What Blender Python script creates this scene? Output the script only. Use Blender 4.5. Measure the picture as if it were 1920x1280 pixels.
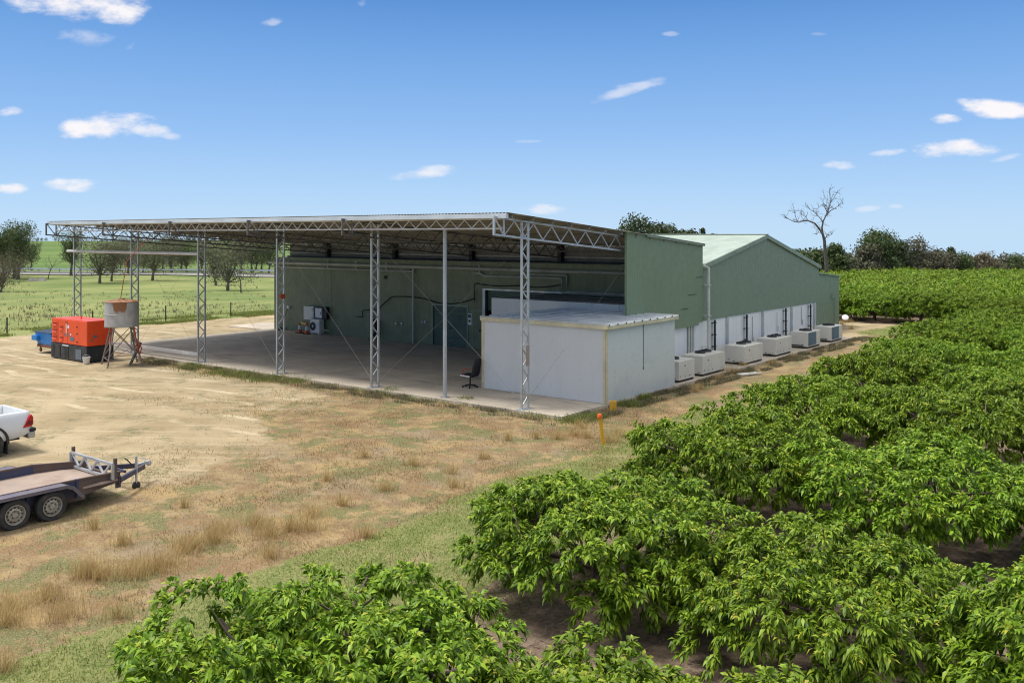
import bpy, math, random
import numpy as np
from mathutils import Vector, Matrix
R = math.radians
random.seed(7); rng = np.random.default_rng(7)
sc = bpy.context.scene
C = sc.collection
for o in list(bpy.data.objects): bpy.data.objects.remove(o)

# ------------------------------------------------------------------ camera
F = 1728.7; CX = 960.0; HY = 441.0; CH = 6.0          # focal length, principal x, horizon row (photo px), eye height
cam_d = bpy.data.cameras.new('camera'); cam = bpy.data.objects.new('camera', cam_d); C.objects.link(cam)
cam.location = (0, 0, CH); cam.rotation_euler = (R(90), 0, 0)
cam_d.sensor_width = 36; cam_d.lens = 36 * F / 1920; cam_d.shift_y = -(640 - HY) / 1920
cam_d.clip_end = 5000; cam_d.clip_start = .1
sc.camera = cam
sc.cycles.filter_width = 1.1
sc.render.resolution_x = 1024; sc.render.resolution_y = 682

# ------------------------------------------------------------------ sky
SUN_EL, SUN_AZ = R(65), R(273)      # azimuth clockwise from +Y (high, from the left)
w = bpy.data.worlds.new('World'); sc.world = w; w.use_nodes = True
nt = w.node_tree; N = nt.nodes; L = nt.links; N.clear()
def wn(t, **k):
    n = N.new(t)
    for a, b in k.items(): setattr(n, a, b)
    return n
def wmath(op, a, b=None, c=None):
    n = wn('ShaderNodeMath', operation=op)
    for i, v in enumerate((a, b, c)):
        if v is None: continue
        if isinstance(v, (int, float)): n.inputs[i].default_value = v
        else: L.new(v, n.inputs[i])
    return n.outputs[0]
sky = wn('ShaderNodeTexSky', sky_type='NISHITA'); sky.sun_disc = False
sky.sun_elevation = SUN_EL; sky.sun_rotation = SUN_AZ; sky.altitude = 300; sky.air_density = 1.0; sky.dust_density = .35; sky.ozone_density = 2.2
hs = wn('ShaderNodeHueSaturation'); hs.inputs['Saturation'].default_value = 0.97; hs.inputs['Value'].default_value = 1.0
L.new(sky.outputs[0], hs.inputs['Color'])
tc = wn('ShaderNodeTexCoord'); sp = wn('ShaderNodeSeparateXYZ'); L.new(tc.outputs['Generated'], sp.inputs[0])
ysafe = wmath('MAXIMUM', wmath('ABSOLUTE', sp.outputs[1]), .05)
ga = wmath('DIVIDE', sp.outputs[0], ysafe); gb = wmath('DIVIDE', sp.outputs[2], ysafe)
cmb = wn('ShaderNodeCombineXYZ'); L.new(ga, cmb.inputs[0]); L.new(wmath('MULTIPLY', gb, 2.2), cmb.inputs[1])
nz = wn('ShaderNodeTexNoise'); nz.inputs['Scale'].default_value = 22; nz.inputs['Detail'].default_value = 9; nz.inputs['Roughness'].default_value = .62
L.new(cmb.outputs[0], nz.inputs['Vector'])
nz2 = wn('ShaderNodeTexNoise'); nz2.inputs['Scale'].default_value = 9; nz2.inputs['Detail'].default_value = 5
L.new(cmb.outputs[0], nz2.inputs['Vector'])
wob = wmath('ADD', wmath('MULTIPLY', wmath('SUBTRACT', nz.outputs[0], .5), 3.4), wmath('MULTIPLY', wmath('SUBTRACT', nz2.outputs[0], .5), 2.4))
# fair-weather clouds: centre, half width, half height (all as sky directions), tilt, density
CL = [(150, -4, 150, 36, -.04, 1), (225, 22, 60, 28, -.1, 1), (165, 70, 60, 17, 0, .4), (243, 88, 14, 10, .5, .35), (507, 41, 22, 10, .1, .6), (18, 210, 32, 11, 0, .8),
      (150, 240, 50, 20, 0, 1), (215, 235, 75, 26, 0, 1), (265, 243, 62, 15, -.12, .8), (318, 255, 30, 8, -.1, .5), (22, 353, 40, 11, 0, .9), (135, 347, 60, 14, 0, 1), (790, 325, 66, 13, .12, .8),
      (808, 318, 40, 11, 0, .7), (1030, 392, 46, 13, 0, .85), (1165, 172, 74, 11, .3, .5), (1195, 160, 46, 7, .1, .4), (1772, 224, 36, 11, 0, .95), (1872, 204, 85, 18, -.06, 1), (1820, 198, 30, 10, -.3, .9),
      (1788, 279, 78, 17, 0, 1), (1805, 272, 50, 17, 0, 1), (1665, 286, 38, 8, .08, .7), (1568, 310, 32, 10, 0, .65), (1885, 297, 34, 6, .25, .4),
      (1625, 392, 24, 6, .1, .35), (1680, 387, 14, 5, 0, .3), (1258, 64, 16, 5, 0, .3), (678, 6, 12, 8, 0, .4), (995, 265, 34, 4, 0, .25), (1535, 64, 16, 4, 0, .2)]
acc = None
for (px, py, hw, hh, tilt, den) in CL:
    da = wmath('SUBTRACT', ga, (px - CX) / F); db = wmath('SUBTRACT', gb, (HY - py) / F)
    db2 = wmath('SUBTRACT', db, wmath('MULTIPLY', da, tilt))
    e = wmath('ADD', wmath('POWER', wmath('ABSOLUTE', wmath('MULTIPLY', da, F / hw / 1.1)), 2), wmath('POWER', wmath('ABSOLUTE', wmath('MULTIPLY', db2, F / hh / 1.1)), 2))
    v = wmath('MULTIPLY', wmath('SUBTRACT', 1.0, e), 1.15)
    v = wmath('ADD', v, wob)
    mr = wn('ShaderNodeMapRange', interpolation_type='SMOOTHSTEP'); L.new(v, mr.inputs[0]); mr.inputs[1].default_value = .1; mr.inputs[2].default_value = 1.5
    mr.inputs[3].default_value = 0; mr.inputs[4].default_value = den
    m2 = wn('ShaderNodeMapRange'); L.new(e, m2.inputs[0]); m2.inputs[1].default_value = 2.6; m2.inputs[2].default_value = 1.0; m2.inputs[3].default_value = 0; m2.inputs[4].default_value = 1
    v = wmath('MULTIPLY', mr.outputs[0], m2.outputs[0])
    acc = v if acc is None else wmath('MAXIMUM', acc, v)
acc = wmath('MULTIPLY', acc, wmath('GREATER_THAN', sp.outputs[1], .1))
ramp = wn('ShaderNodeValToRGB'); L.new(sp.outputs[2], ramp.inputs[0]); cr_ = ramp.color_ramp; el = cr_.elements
SKYC = [(0.0, (.50, .71, .94)), (.045, (.41, .635, .93)), (.11, (.275, .50, .875)), (.19, (.165, .375, .77)), (.25, (.092, .27, .655)), (.36, (.16, .30, .58)), (.5, (.88, .88, .88)), (1.0, (1.3, 1.27, 1.2))]  # overhead stops whitened and brightened, added out of view as neutral fill light
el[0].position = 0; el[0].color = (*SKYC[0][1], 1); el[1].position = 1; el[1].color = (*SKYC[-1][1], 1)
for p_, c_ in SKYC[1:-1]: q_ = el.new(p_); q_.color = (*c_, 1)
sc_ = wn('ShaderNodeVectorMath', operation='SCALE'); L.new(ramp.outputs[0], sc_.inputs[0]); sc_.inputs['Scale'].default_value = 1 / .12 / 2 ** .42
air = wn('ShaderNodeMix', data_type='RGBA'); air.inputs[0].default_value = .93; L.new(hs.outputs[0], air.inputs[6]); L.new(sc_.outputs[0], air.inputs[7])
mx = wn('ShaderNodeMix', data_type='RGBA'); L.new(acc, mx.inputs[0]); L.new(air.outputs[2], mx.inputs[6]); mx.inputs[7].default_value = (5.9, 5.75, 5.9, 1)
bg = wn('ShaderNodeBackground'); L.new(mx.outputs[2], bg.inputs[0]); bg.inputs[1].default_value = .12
wo = wn('ShaderNodeOutputWorld'); L.new(bg.outputs[0], wo.inputs[0])
# ------------------------------------------------------------------ sun (softened by thin cloud)
sd = bpy.data.lights.new('sun', 'SUN'); sd.energy = 2.7; sd.angle = R(16); sd.color = (1, .965, .91)
sun = bpy.data.objects.new('sun', sd); C.objects.link(sun)
sdir = Vector((math.sin(SUN_AZ) * math.cos(SUN_EL), math.cos(SUN_AZ) * math.cos(SUN_EL), math.sin(SUN_EL)))
sun.rotation_euler = sdir.to_track_quat('Z', 'Y').to_euler(); sun.location = (0, -20, 60)
sc.view_settings.view_transform = 'Standard'; sc.view_settings.look = 'None'; sc.view_settings.exposure = 0.45; sc.view_settings.gamma = 1

# ------------------------------------------------------------------ frame of the shed: u to the left-rear, v to the right-rear
TH = R(37.833); CT, ST = math.cos(TH), math.sin(TH)
def W(u, v, z=0.0): return Vector((-CT * u + ST * v, ST * u + CT * v, z))
def UV(x, y): return (-CT * x + ST * y, ST * x + CT * y)
def v_on_u(px, u):
    t = (px - CX) / F; Y = u / (ST - CT * t); return ST * t * Y + CT * Y
def u_on_v(px, v):
    t = (px - CX) / F; Y = v / (CT + ST * t); return -CT * t * Y + ST * Y
def ss(a, b, x):
    t = np.clip((x - a) / (b - a), 0, 1); return t * t * (3 - 2 * t)
def vnoise(x, y, s, seed=0):
    x = np.asarray(x, float) / s; y = np.asarray(y, float) / s
    xi = np.floor(x); yi = np.floor(y); fx = x - xi; fy = y - yi; fx = fx * fx * (3 - 2 * fx); fy = fy * fy * (3 - 2 * fy)
    def h(a, b):
        q = np.sin(a * 127.1 + b * 311.7 + seed * 17.3) * 43758.5453; return q - np.floor(q)
    return (h(xi, yi) * (1 - fx) + h(xi + 1, yi) * fx) * (1 - fy) + (h(xi, yi + 1) * (1 - fx) + h(xi + 1, yi + 1) * fx) * fy
def gz(x, y):
    x = np.asarray(x, float); y = np.asarray(y, float)
    a = x / np.maximum(y, 5); u = -CT * x + ST * y; v = ST * x + CT * y
    wr = ss(-.12, .2, a)
    left = -2.0 * ss(75, 150, y) + 5.3 * ss(205, 430, y) + .35 * ss(205, 300, y) * 0 - .05 * np.maximum(y - 440, 0)
    right = -4.0 * ss(108, 138, y) - .06 * np.maximum(y - 135, 0)
    z = -.10 + .14 * ss(22, 17, v) * ss(14, 18, u) + (1 - wr) * left + wr * right
    z = z + .05 * (vnoise(x, y, 2.3) - .5) * ss(24.8, 23.5, v) + .5 * (vnoise(x, y, 23, 3) - .5) * ss(70, 110, y)
    return z
YG = 5 * 1.0012 ** np.arange(4700)
def G(px, py):     # where a line of sight meets the ground
    i = int(np.argmax(CH - (py - HY) / F * YG <= gz((px - CX) / F * YG, YG))); Y = float(YG[i]); x = (px - CX) / F * Y
    return Vector((x, Y, float(gz(x, Y))))

# ------------------------------------------------------------------ materials
def new_mat(name):
    m = bpy.data.materials.new(name); m.use_nodes = True; t = m.node_tree
    return m, t.nodes, t.links, t.nodes['Principled BSDF']
def mth(nn, ll, op, a, b=None):
    n = nn.new('ShaderNodeMath'); n.operation = op
    for i, v in enumerate((a, b)):
        if v is None: continue
        if isinstance(v, (int, float)): n.inputs[i].default_value = v
        else: ll.new(v, n.inputs[i])
    return n.outputs[0]
def noise(nn, ll, vec, scale, detail=4, rough=.55, mp=None):
    if mp:
        q = nn.new('ShaderNodeMapping'); q.inputs['Scale'].default_value = mp[:3]
        if len(mp) > 3: q.inputs['Rotation'].default_value = (0, 0, mp[3])
        ll.new(vec, q.inputs[0]); vec = q.outputs[0]
    n = nn.new('ShaderNodeTexNoise'); n.inputs['Scale'].default_value = scale; n.inputs['Detail'].default_value = detail; n.inputs['Roughness'].default_value = rough
    ll.new(vec, n.inputs['Vector']); return n.outputs[0]
def rng_(nn, ll, v, a, b, c=0, d=1, smooth=True):
    n = nn.new('ShaderNodeMapRange'); n.interpolation_type = 'SMOOTHSTEP' if smooth else 'LINEAR'
    ll.new(v, n.inputs[0])
    for i, q in enumerate((a, b, c, d)): n.inputs[i + 1].default_value = q
    return n.outputs[0]
def mixc(nn, ll, f, a, b, mode='MIX'):
    n = nn.new('ShaderNodeMix'); n.data_type = 'RGBA'; n.blend_type = mode
    if isinstance(f, (int, float)): n.inputs[0].default_value = f
    else: ll.new(f, n.inputs[0])
    for s, v in ((6, a), (7, b)):
        if isinstance(v, tuple): n.inputs[s].default_value = (*v[:3], 1)
        else: ll.new(v, n.inputs[s])
    return n.outputs[2]
def bump(nn, ll, h, strength, dist=.02):
    n = nn.new('ShaderNodeBump'); n.inputs['Strength'].default_value = strength; n.inputs['Distance'].default_value = dist
    ll.new(h, n.inputs['Height']); return n.outputs[0]
def mat(name, col, rough=.6, metal=0, dirt=None, dscale=1.5, damt=.5, streak=False, fine=.12, rib=None, seam=None, scol=None, bmp=0):
    """painted / metal surface with uneven tone, optional dirt patches or streaks, ribs (axis, pitch, depth) and panel seams"""
    m, nn, ll, b = new_mat(name)
    t = nn.new('ShaderNodeTexCoord'); v = t.outputs['Object']
    c = mixc(nn, ll, rng_(nn, ll, noise(nn, ll, v, 1.1, 6), .3, .7), tuple(x * (1 - fine) for x in col), tuple(min(1, x * (1 + fine)) for x in col))
    if dirt:
        n = noise(nn, ll, v, dscale, 7, .65, (1, 1, .12) if streak else None)
        c = mixc(nn, ll, rng_(nn, ll, n, .48, .72, 0, damt), c, dirt)
    s = nn.new('ShaderNodeSeparateXYZ'); ll.new(v, s.inputs[0])
    if seam:
        ax, pitch, wd = seam
        fr = mth(nn, ll, 'FRACT', mth(nn, ll, 'ADD', mth(nn, ll, 'DIVIDE', s.outputs[ax], pitch), 100.5))
        k = mth(nn, ll, 'LESS_THAN', fr, wd / pitch); c = mixc(nn, ll, mth(nn, ll, 'MULTIPLY', k, .7), c, scol or tuple(x * .45 for x in col))
    ll.new(c, b.inputs['Base Color'])
    b.inputs['Metallic'].default_value = metal
    ll.new(rng_(nn, ll, noise(nn, ll, v, 4, 4), .3, .7, max(rough - .1, .05), min(rough + .12, 1)), b.inputs['Roughness'])
    hgt = None
    if rib:
        ax, pitch, dep = rib
        if isinstance(ax, int): cc = s.outputs[ax]
        hgt = mth(nn, ll, 'MULTIPLY', mth(nn, ll, 'SINE', mth(nn, ll, 'MULTIPLY', cc, 2 * math.pi / pitch)), dep)
        ll.new(bump(nn, ll, hgt, 1, 1.0), b.inputs['Normal'])
    elif bmp: ll.new(bump(nn, ll, noise(nn, ll, v, 25, 6), bmp, .01), b.inputs['Normal'])
    return m
M = {}
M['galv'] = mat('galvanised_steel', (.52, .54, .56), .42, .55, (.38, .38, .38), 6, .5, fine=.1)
M['galv_dark'] = mat('dark_steel', (.15, .148, .14), .6, .3, (.12, .09, .065), 5, .5)  # galvanised steel darkened to paint in shade on inner trusses; plain dark steel elsewhere
M['galv_purlin'] = mat('darkened_purlin', (.30, .275, .235), .6, .15, (.2, .17, .13), 3, .5)  # purlin steel darkened to brown-grey, painting in the shade under the roof
M['zinc_roof'] = mat('zincalume_sheet', (.33, .325, .30), .5, .3, (.26, .24, .21), 2, .5)
M['gutter'] = mat('gutter_sheet', (.62, .66, .70), .4, .3)
M['beam_white'] = mat('pale_beam', (.60, .58, .57), .5, .1, (.4, .34, .3), 3, .4)
M['green_wall'] = mat('green_ribbed_cladding', (.175, .198, .115), .5, 0, (.21, .225, .145), .8, .35, True, rib=(0, .19, .004))
M['green_gable'] = mat('green_gable_cladding', (.185, .250, .178), .5, 0, (.205, .262, .195), .35, .3, True, fine=.03, rib=(1, .19, .0012), seam=(1, .76, .006), scol=(.16, .22, .15))
M['green_infill'] = mat('green_infill_cladding', (.185, .250, .155), .5, 0, (.205, .262, .17), .35, .3, True, fine=.03, rib=(1, .19, .0012), seam=(1, .76, .006), scol=(.16, .22, .14))
M['green_trim'] = mat('green_trim', (.20, .27, .20), .4)
M['green_roof'] = mat('pale_green_roof_sheet', (.36, .43, .365), .5, 0, (.42, .48, .42), .6, .5, rib=(0, .19, .004), seam=(0, .76, .02), scol=(.30, .36, .31))
M['roller'] = mat('green_roller_shutter', (.085, .135, .105), .55, 0, rib=(2, .09, .006))
M['grey_rib'] = mat('dark_ribbed_closure', (.24, .23, .21), .6, .1, (.15, .14, .12), 1, .5, rib=(0, .10, .006))
M['black'] = mat('black_paint', (.012, .013, .015), .5)
M['black_rubber'] = mat('black_rubber', (.022, .022, .023), .75, 0, (.10, .085, .06), 5, .5)
M['pvc'] = mat('pvc_pipe', (.60, .60, .55), .45, 0, (.42, .40, .34), 2, .5)
M['pvc_grey'] = mat('grimy_pvc_pipe', (.42, .43, .38), .5, 0, (.26, .25, .2), 2, .6)
M['white_panel'] = mat('white_insulated_panel', (.675, .685, .69), .35, 0, (.60, .605, .60), 1.2, .4, True, fine=.02, seam=(0, 1.16, .005), scol=(.48, .485, .49))
M['white_panel2'] = mat('white_insulated_side_panel', (.65, .685, .685), .35, 0, (.54, .58, .585), 1.1, .7, False, fine=.03, seam=(1, 1.16, .005), scol=(.48, .5, .5))
M['white_rooms'] = mat('white_room_panel', (.84, .85, .85), .4, 0, (.74, .74, .73), 1.2, .5, True, fine=.03, seam=(1, .55, .012), scol=(.5, .51, .51))
M['panel_roof'] = mat('shed_roof_sheet', (.62, .635, .64), .4, .1, (.50, .50, .48), .8, .6)
M['cream'] = mat('cream_trim', (.66, .59, .40), .5, 0, (.45, .38, .25), 4, .5)
M['coolroof'] = mat('dusty_panel_top', (.21, .19, .165), .8, 0, (.12, .10, .08), 1, .6)
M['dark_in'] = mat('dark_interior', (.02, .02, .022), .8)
M['stack_white'] = mat('stacked_white_goods', (.35, .35, .37), .6)
M['unit'] = mat('cream_enamel', (.70, .68, .62), .4, 0, (.56, .52, .44), 2, .4, fine=.03)
M['coil'] = mat('blue_grey_coil', (.13, .19, .235), .6, .2, rib=(2, .04, .004))
M['fan'] = mat('black_fan_guard', (.022, .025, .032), .5)
M['orange'] = mat('orange_red_enamel', (.78, .075, .014), .35, 0, (.62, .10, .04), 2, .4, fine=.05)
M['orange_d'] = mat('louvre_recess_orange', (.42, .04, .01), .5)
M['gen_base'] = mat('black_bunded_base', (.022, .028, .036), .4, .1, (.05, .055, .06), 3, .6)
M['gen_grey'] = mat('grey_inset', (.12, .15, .19), .4)
M['white'] = mat('white_label', (.75, .75, .75), .5)
M['blue'] = mat('blue_bin_plastic', (.012, .20, .58), .45, 0, (.05, .22, .5), 2, .4)
M['blue_d'] = mat('dark_bin_lid', (.02, .035, .07), .5)
M['rust'] = mat('rusty_steel', (.20, .085, .045), .8, 0, (.10, .05, .035), 5, .7, bmp=.3)
M['rust_leg'] = mat('scaly_steel_legs', (.24, .20, .18), .6, .3, (.15, .07, .035), 6, .8)
M['red_strap'] = mat('orange_red_strap', (.36, .07, .03), .8)
M['yellow'] = mat('yellow_marker_paint', (.78, .42, .03), .5, 0, (.6, .4, .12), 5, .5)
M['orange_cap'] = mat('orange_cap', (.85, .13, .02), .5)
M['cone'] = mat('orange_cone', (.72, .10, .02), .6)
M['tape'] = mat('yellow_tape', (.75, .62, .04), .5)
M['tyre'] = mat('tyre_rubber', (.035, .034, .033), .8, 0, (.12, .10, .075), 5, .6, bmp=.3)
M['rim'] = mat('dusty_steel_rim', (.42, .39, .32), .55, .3, (.22, .18, .13), 5, .6)
M['trailer_blue'] = mat('worn_blue_paint', (.05, .06, .12), .5, .1, (.13, .085, .065), 1.6, 1.0, bmp=.15)
M['trailer_rust'] = mat('brown_trailer_steel', (.125, .085, .07), .65, .1, (.06, .06, .11), 1.6, .7, bmp=.2)
M['mudguard'] = mat('scuffed_mudguard', (.17, .145, .165), .5, .1, (.08, .075, .14), 1.5, .8)
M['deck'] = mat('trailer_deck_plate', (.36, .28, .23), .7, .1, (.24, .16, .12), 1.5, .6, bmp=.1)
M['car_paint'] = mat('white_car_paint', (.74, .76, .79), .22, 0, (.62, .58, .46), .9, .4, fine=.02)
M['glass'] = mat('dark_glass', (.02, .025, .03), .08)
M['chrome'] = mat('bumper_metal', (.42, .42, .40), .35, .5, (.3, .27, .22), 3, .5)
M['red_lens'] = mat('red_tail_lens', (.50, .012, .015), .2)
M['red_lens_d'] = mat('dark_red_lens', (.16, .008, .01), .25)
M['bark'] = mat('tree_bark', (.15, .12, .095), .9, 0, (.30, .27, .23), 3, .6, bmp=.6)
M['cherry_bark'] = mat('orchard_bark', (.115, .082, .066), .85, 0, (.21, .18, .16), 4, .6, bmp=.5)
M['pale_bark'] = mat('pale_dead_wood', (.125, .108, .098), .9, 0, (.05, .043, .038), 1.6, .85, bmp=.5)
M['post_wood'] = mat('dark_fence_post', (.05, .045, .04), .9)
M['litter'] = mat('dry_twigs', (.28, .22, .16), .9)
M['gravel'] = mat('gravel_shoulder', (.27, .26, .235), .9, 0, (.18, .19, .12), .3, .5)
M['asphalt'] = mat('asphalt', (.075, .075, .08), .9)
M['cement'] = None

def concrete(name, base):
    m, nn, ll, b = new_mat(name); t = nn.new('ShaderNodeTexCoord'); v = t.outputs['Object']
    c = mixc(nn, ll, rng_(nn, ll, noise(nn, ll, v, .45, 6, .6), .35, .65), tuple(x * .86 for x in base), tuple(x * 1.1 for x in base))
    st = noise(nn, ll, v, .8, 8, .68, (.35, 1.4, 1)); c = mixc(nn, ll, rng_(nn, ll, st, .52, .70, 0, .6), c, (.15, .115, .085))
    sw = noise(nn, ll, v, 1.3, 8, .7, (.25, 1.5, 1, .5)); c = mixc(nn, ll, rng_(nn, ll, sw, .56, .72, 0, .45), c, (.11, .09, .07))
    c = mixc(nn, ll, rng_(nn, ll, noise(nn, ll, v, 6, 8, .7), .3, .75, 0, .25), c, (.22, .19, .15))
    s = nn.new('ShaderNodeSeparateXYZ'); ll.new(v, s.inputs[0])
    for ax, off in ((0, .3), (1, .1)):
        fr = mth(nn, ll, 'FRACT', mth(nn, ll, 'ADD', mth(nn, ll, 'DIVIDE', s.outputs[ax], 5.87), 40 + off))
        c = mixc(nn, ll, mth(nn, ll, 'MULTIPLY', mth(nn, ll, 'LESS_THAN', fr, .004), .55), c, (.10, .09, .075))
    ll.new(c, b.inputs['Base Color']); b.inputs['Roughness'].default_value = .82
    ll.new(bump(nn, ll, noise(nn, ll, v, 12, 6), .15, .01), b.inputs['Normal'])
    return m
M['concrete'] = concrete('stained_concrete', (.58, .50, .40))

def leaf_mat(name, c1, c2, c3, trans=.28, rough=.42, hue=.006):
    m, nn, ll, b = new_mat(name)
    g = nn.new('ShaderNodeNewGeometry'); r = g.outputs['Random Per Island']
    oi = nn.new('ShaderNodeObjectInfo')
    cr = nn.new('ShaderNodeValToRGB'); e = cr.color_ramp.elements
    e[0].position = 0; e[0].color = (*c1, 1); e[1].position = 1; e[1].color = (*c3, 1); x = cr.color_ramp.elements.new(.55); x.color = (*c2, 1)
    ll.new(r, cr.inputs[0])
    tcn = nn.new('ShaderNodeTexCoord')
    nf = noise(nn, ll, tcn.outputs['Object'], 1.6, 3)
    c = mixc(nn, ll, rng_(nn, ll, nf, .35, .7, 0, .35), cr.outputs[0], c3)
    h = nn.new('ShaderNodeHueSaturation'); ll.new(c, h.inputs['Color'])
    ll.new(rng_(nn, ll, oi.outputs['Random'], 0, 1, .5 - hue, .5 + hue, False), h.inputs['Hue'])
    ll.new(rng_(nn, ll, oi.outputs['Random'], 0, 1, .9, 1.12, False), h.inputs['Value'])
    ll.new(h.outputs[0], b.inputs['Base Color']); b.inputs['Roughness'].default_value = rough; b.inputs['Specular IOR Level'].default_value = .28
    tr = nn.new('ShaderNodeBsdfTranslucent'); ll.new(h.outputs[0], tr.inputs[0])
    ms = nn.new('ShaderNodeMixShader'); ms.inputs[0].default_value = trans
    out = nn['Material Output']; ll.new(b.outputs[0], ms.inputs[1]); ll.new(tr.outputs[0], ms.inputs[2]); ll.new(ms.outputs[0], out.inputs[0])
    return m
M['leaf'] = leaf_mat('cherry_leaf', (.042, .092, .006), (.125, .235, .009), (.28, .40, .03), .13, .46)
M['leaf_new'] = leaf_mat('young_cherry_leaf', (.28, .44, .035), (.38, .50, .045), (.48, .44, .06), .3)
M['gum'] = leaf_mat('gum_foliage', (.085, .088, .052), (.135, .138, .08), (.21, .20, .125), .15, .6)
M['gum_brown'] = leaf_mat('brownish_gum_foliage', (.10, .082, .05), (.145, .125, .075), (.20, .175, .11), .15, .6)
M['gum_green'] = leaf_mat('green_gum_foliage', (.045, .072, .024), (.08, .115, .038), (.13, .165, .06), .2, .55)
M['pine'] = leaf_mat('conifer_foliage', (.035, .052, .024), (.06, .082, .036), (.10, .125, .052), .1, .6)
M['grass_dry'] = leaf_mat('dry_grass', (.22, .145, .07), (.44, .32, .155), (.56, .44, .24), .3, .75)
M['straw'] = leaf_mat('straw_grass', (.38, .26, .10), (.54, .40, .17), (.68, .54, .28), .35, .75)
M['grass_green'] = leaf_mat('green_grass', (.13, .19, .035), (.21, .27, .055), (.32, .33, .11), .3, .6)
M['weed'] = leaf_mat('field_weeds', (.14, .125, .07), (.20, .18, .10), (.28, .24, .14), .2, .7)

# ------------------------------------------------------------------ mesh helpers
class MB:
    def __init__(s): s.v = []; s.f = []; s.mi = []; s.cur = 0
    def add(s, vs, fs):
        o = len(s.v); s.v += [tuple(p) for p in vs]
        for f in fs: s.f.append(tuple(i + o for i in f)); s.mi.append(s.cur)
    def hexa(s, p):   # 8 corners: bottom ring then top ring
        s.add(p, [(3, 2, 1, 0), (4, 5, 6, 7), (0, 1, 5, 4), (1, 2, 6, 5), (2, 3, 7, 6), (3, 0, 4, 7)])
    def ubox(s, u0, u1, v0, v1, z0, z1):   # box in the shed's frame
        q = [W(u0, v0), W(u0, v1), W(u1, v1), W(u1, v0)]
        s.hexa([Vector((a.x, a.y, z0)) for a in q] + [Vector((a.x, a.y, z1)) for a in q])
    def uquad(s, pts, th=None):
        s.add([W(*p) for p in pts], [tuple(range(len(pts)))])
    def prism(s, poly, ext):    # polygon (list of Vector) extruded by vector
        n = len(poly); s.add(list(poly) + [p + ext for p in poly], [tuple(range(n))[::-1], tuple(range(n, 2 * n))] + [(i, (i + 1) % n, (i + 1) % n + n, i + n) for i in range(n)])
    def bar(s, a, b, w, h=None, up=Vector((0, 0, 1))):
        a = Vector(a); b = Vector(b); h = h or w; d = (b - a)
        if d.length < 1e-6: return
        d.normalize()
        if abs(d.dot(up)) > .98: up = Vector((CT, -ST, 0))
        x = d.cross(up).normalized(); y = x.cross(d).normalized(); x *= w / 2; y *= h / 2
        s.hexa([a - x - y, a + x - y, a + x + y, a - x + y, b - x - y, b + x - y, b + x + y, b - x + y])
    def tube(s, pts, r, n=8, caps=True):
        pts = [Vector(p) for p in pts]; rs = r if hasattr(r, '__len__') else [r] * len(pts)
        rings = []; prev = None
        for i, p in enumerate(pts):
            d = (pts[min(i + 1, len(pts) - 1)] - pts[max(i - 1, 0)]).normalized()
            if prev is None:
                up = Vector((0, 0, 1)) if abs(d.z) < .9 else Vector((1, 0, 0)); x = d.cross(up).normalized()
            else: x = (prev - d * prev.dot(d)).normalized()
            prev = x; y = d.cross(x)
            rings.append([p + (x * math.cos(2 * math.pi * k / n) + y * math.sin(2 * math.pi * k / n)) * rs[i] for k in range(n)])
        vs = [q for rg in rings for q in rg]; fs = []
        for i in range(len(pts) - 1):
            for k in range(n): fs.append((i * n + k, i * n + (k + 1) % n, (i + 1) * n + (k + 1) % n, (i + 1) * n + k))
        if caps: fs += [tuple(range(n))[::-1], tuple((len(pts) - 1) * n + k for k in range(n))]
        s.add(vs, fs)
    def lathe(s, c, prof, n=24, axis=Vector((0, 0, 1)), caps=True):   # prof: (radius, distance along axis)
        c = Vector(c); axis = axis.normalized(); up = Vector((0, 0, 1)) if abs(axis.z) < .9 else Vector((1, 0, 0))
        x = axis.cross(up).normalized(); y = axis.cross(x)
        vs = [c + axis * h + (x * math.cos(2 * math.pi * k / n) + y * math.sin(2 * math.pi * k / n)) * r for (r, h) in prof for k in range(n)]
        fs = [(i * n + k, i * n + (k + 1) % n, (i + 1) * n + (k + 1) % n, (i + 1) * n + k) for i in range(len(prof) - 1) for k in range(n)]
        if caps and prof[0][0] > 1e-4: fs.append(tuple(range(n))[::-1])
        if caps and prof[-1][0] > 1e-4: fs.append(tuple((len(prof) - 1) * n + k for k in range(n)))
        s.add(vs, fs)
    def build(s, name, mats, parent=None, smooth=False, bevel=0):
        me = bpy.data.meshes.new(name)
        T = parent_inv(parent)
        me.from_pydata([tuple(T @ Vector(p)) for p in s.v] if T is not None else s.v, [], s.f)
        mats = mats if isinstance(mats, (list, tuple)) else [mats]
        for m in mats: me.materials.append(M[m] if isinstance(m, str) else m)
        if len(mats) > 1: me.polygons.foreach_set('material_index', s.mi)
        if smooth: me.polygons.foreach_set('use_smooth', [True] * len(me.polygons))
        me.update()
        o = bpy.data.objects.new(name, me); C.objects.link(o)
        if parent is not None: o.parent = parent
        if bevel:
            b = o.modifiers.new('bevel', 'BEVEL'); b.width = bevel; b.segments = 2; b.limit_method = 'ANGLE'
        return o
def root_matrix(o):
    m = Matrix.LocRotScale(o.location, o.rotation_euler, o.scale)
    return root_matrix(o.parent) @ m if o.parent else m
def parent_inv(p): return None if p is None else root_matrix(p).inverted()
def tag(o, label=None, cat=None, group=None, kind=None):
    if label: o['label'] = label
    if cat: o['category'] = cat
    if group: o['group'] = group
    if kind: o['kind'] = kind
    return o
def thing(name, label, cat, loc=(0, 0, 0), rotz=0, group=None):
    o = bpy.data.objects.new(name, None); C.objects.link(o); o.location = loc; o.rotation_euler = (0, 0, rotz); o.empty_display_size = .3
    return tag(o, label, cat, group)
def copy_tree(o, parent=None):
    c = o.copy(); C.objects.link(c); c.parent = parent
    for ch in list(o.children): copy_tree(ch, c)
    return c
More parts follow.
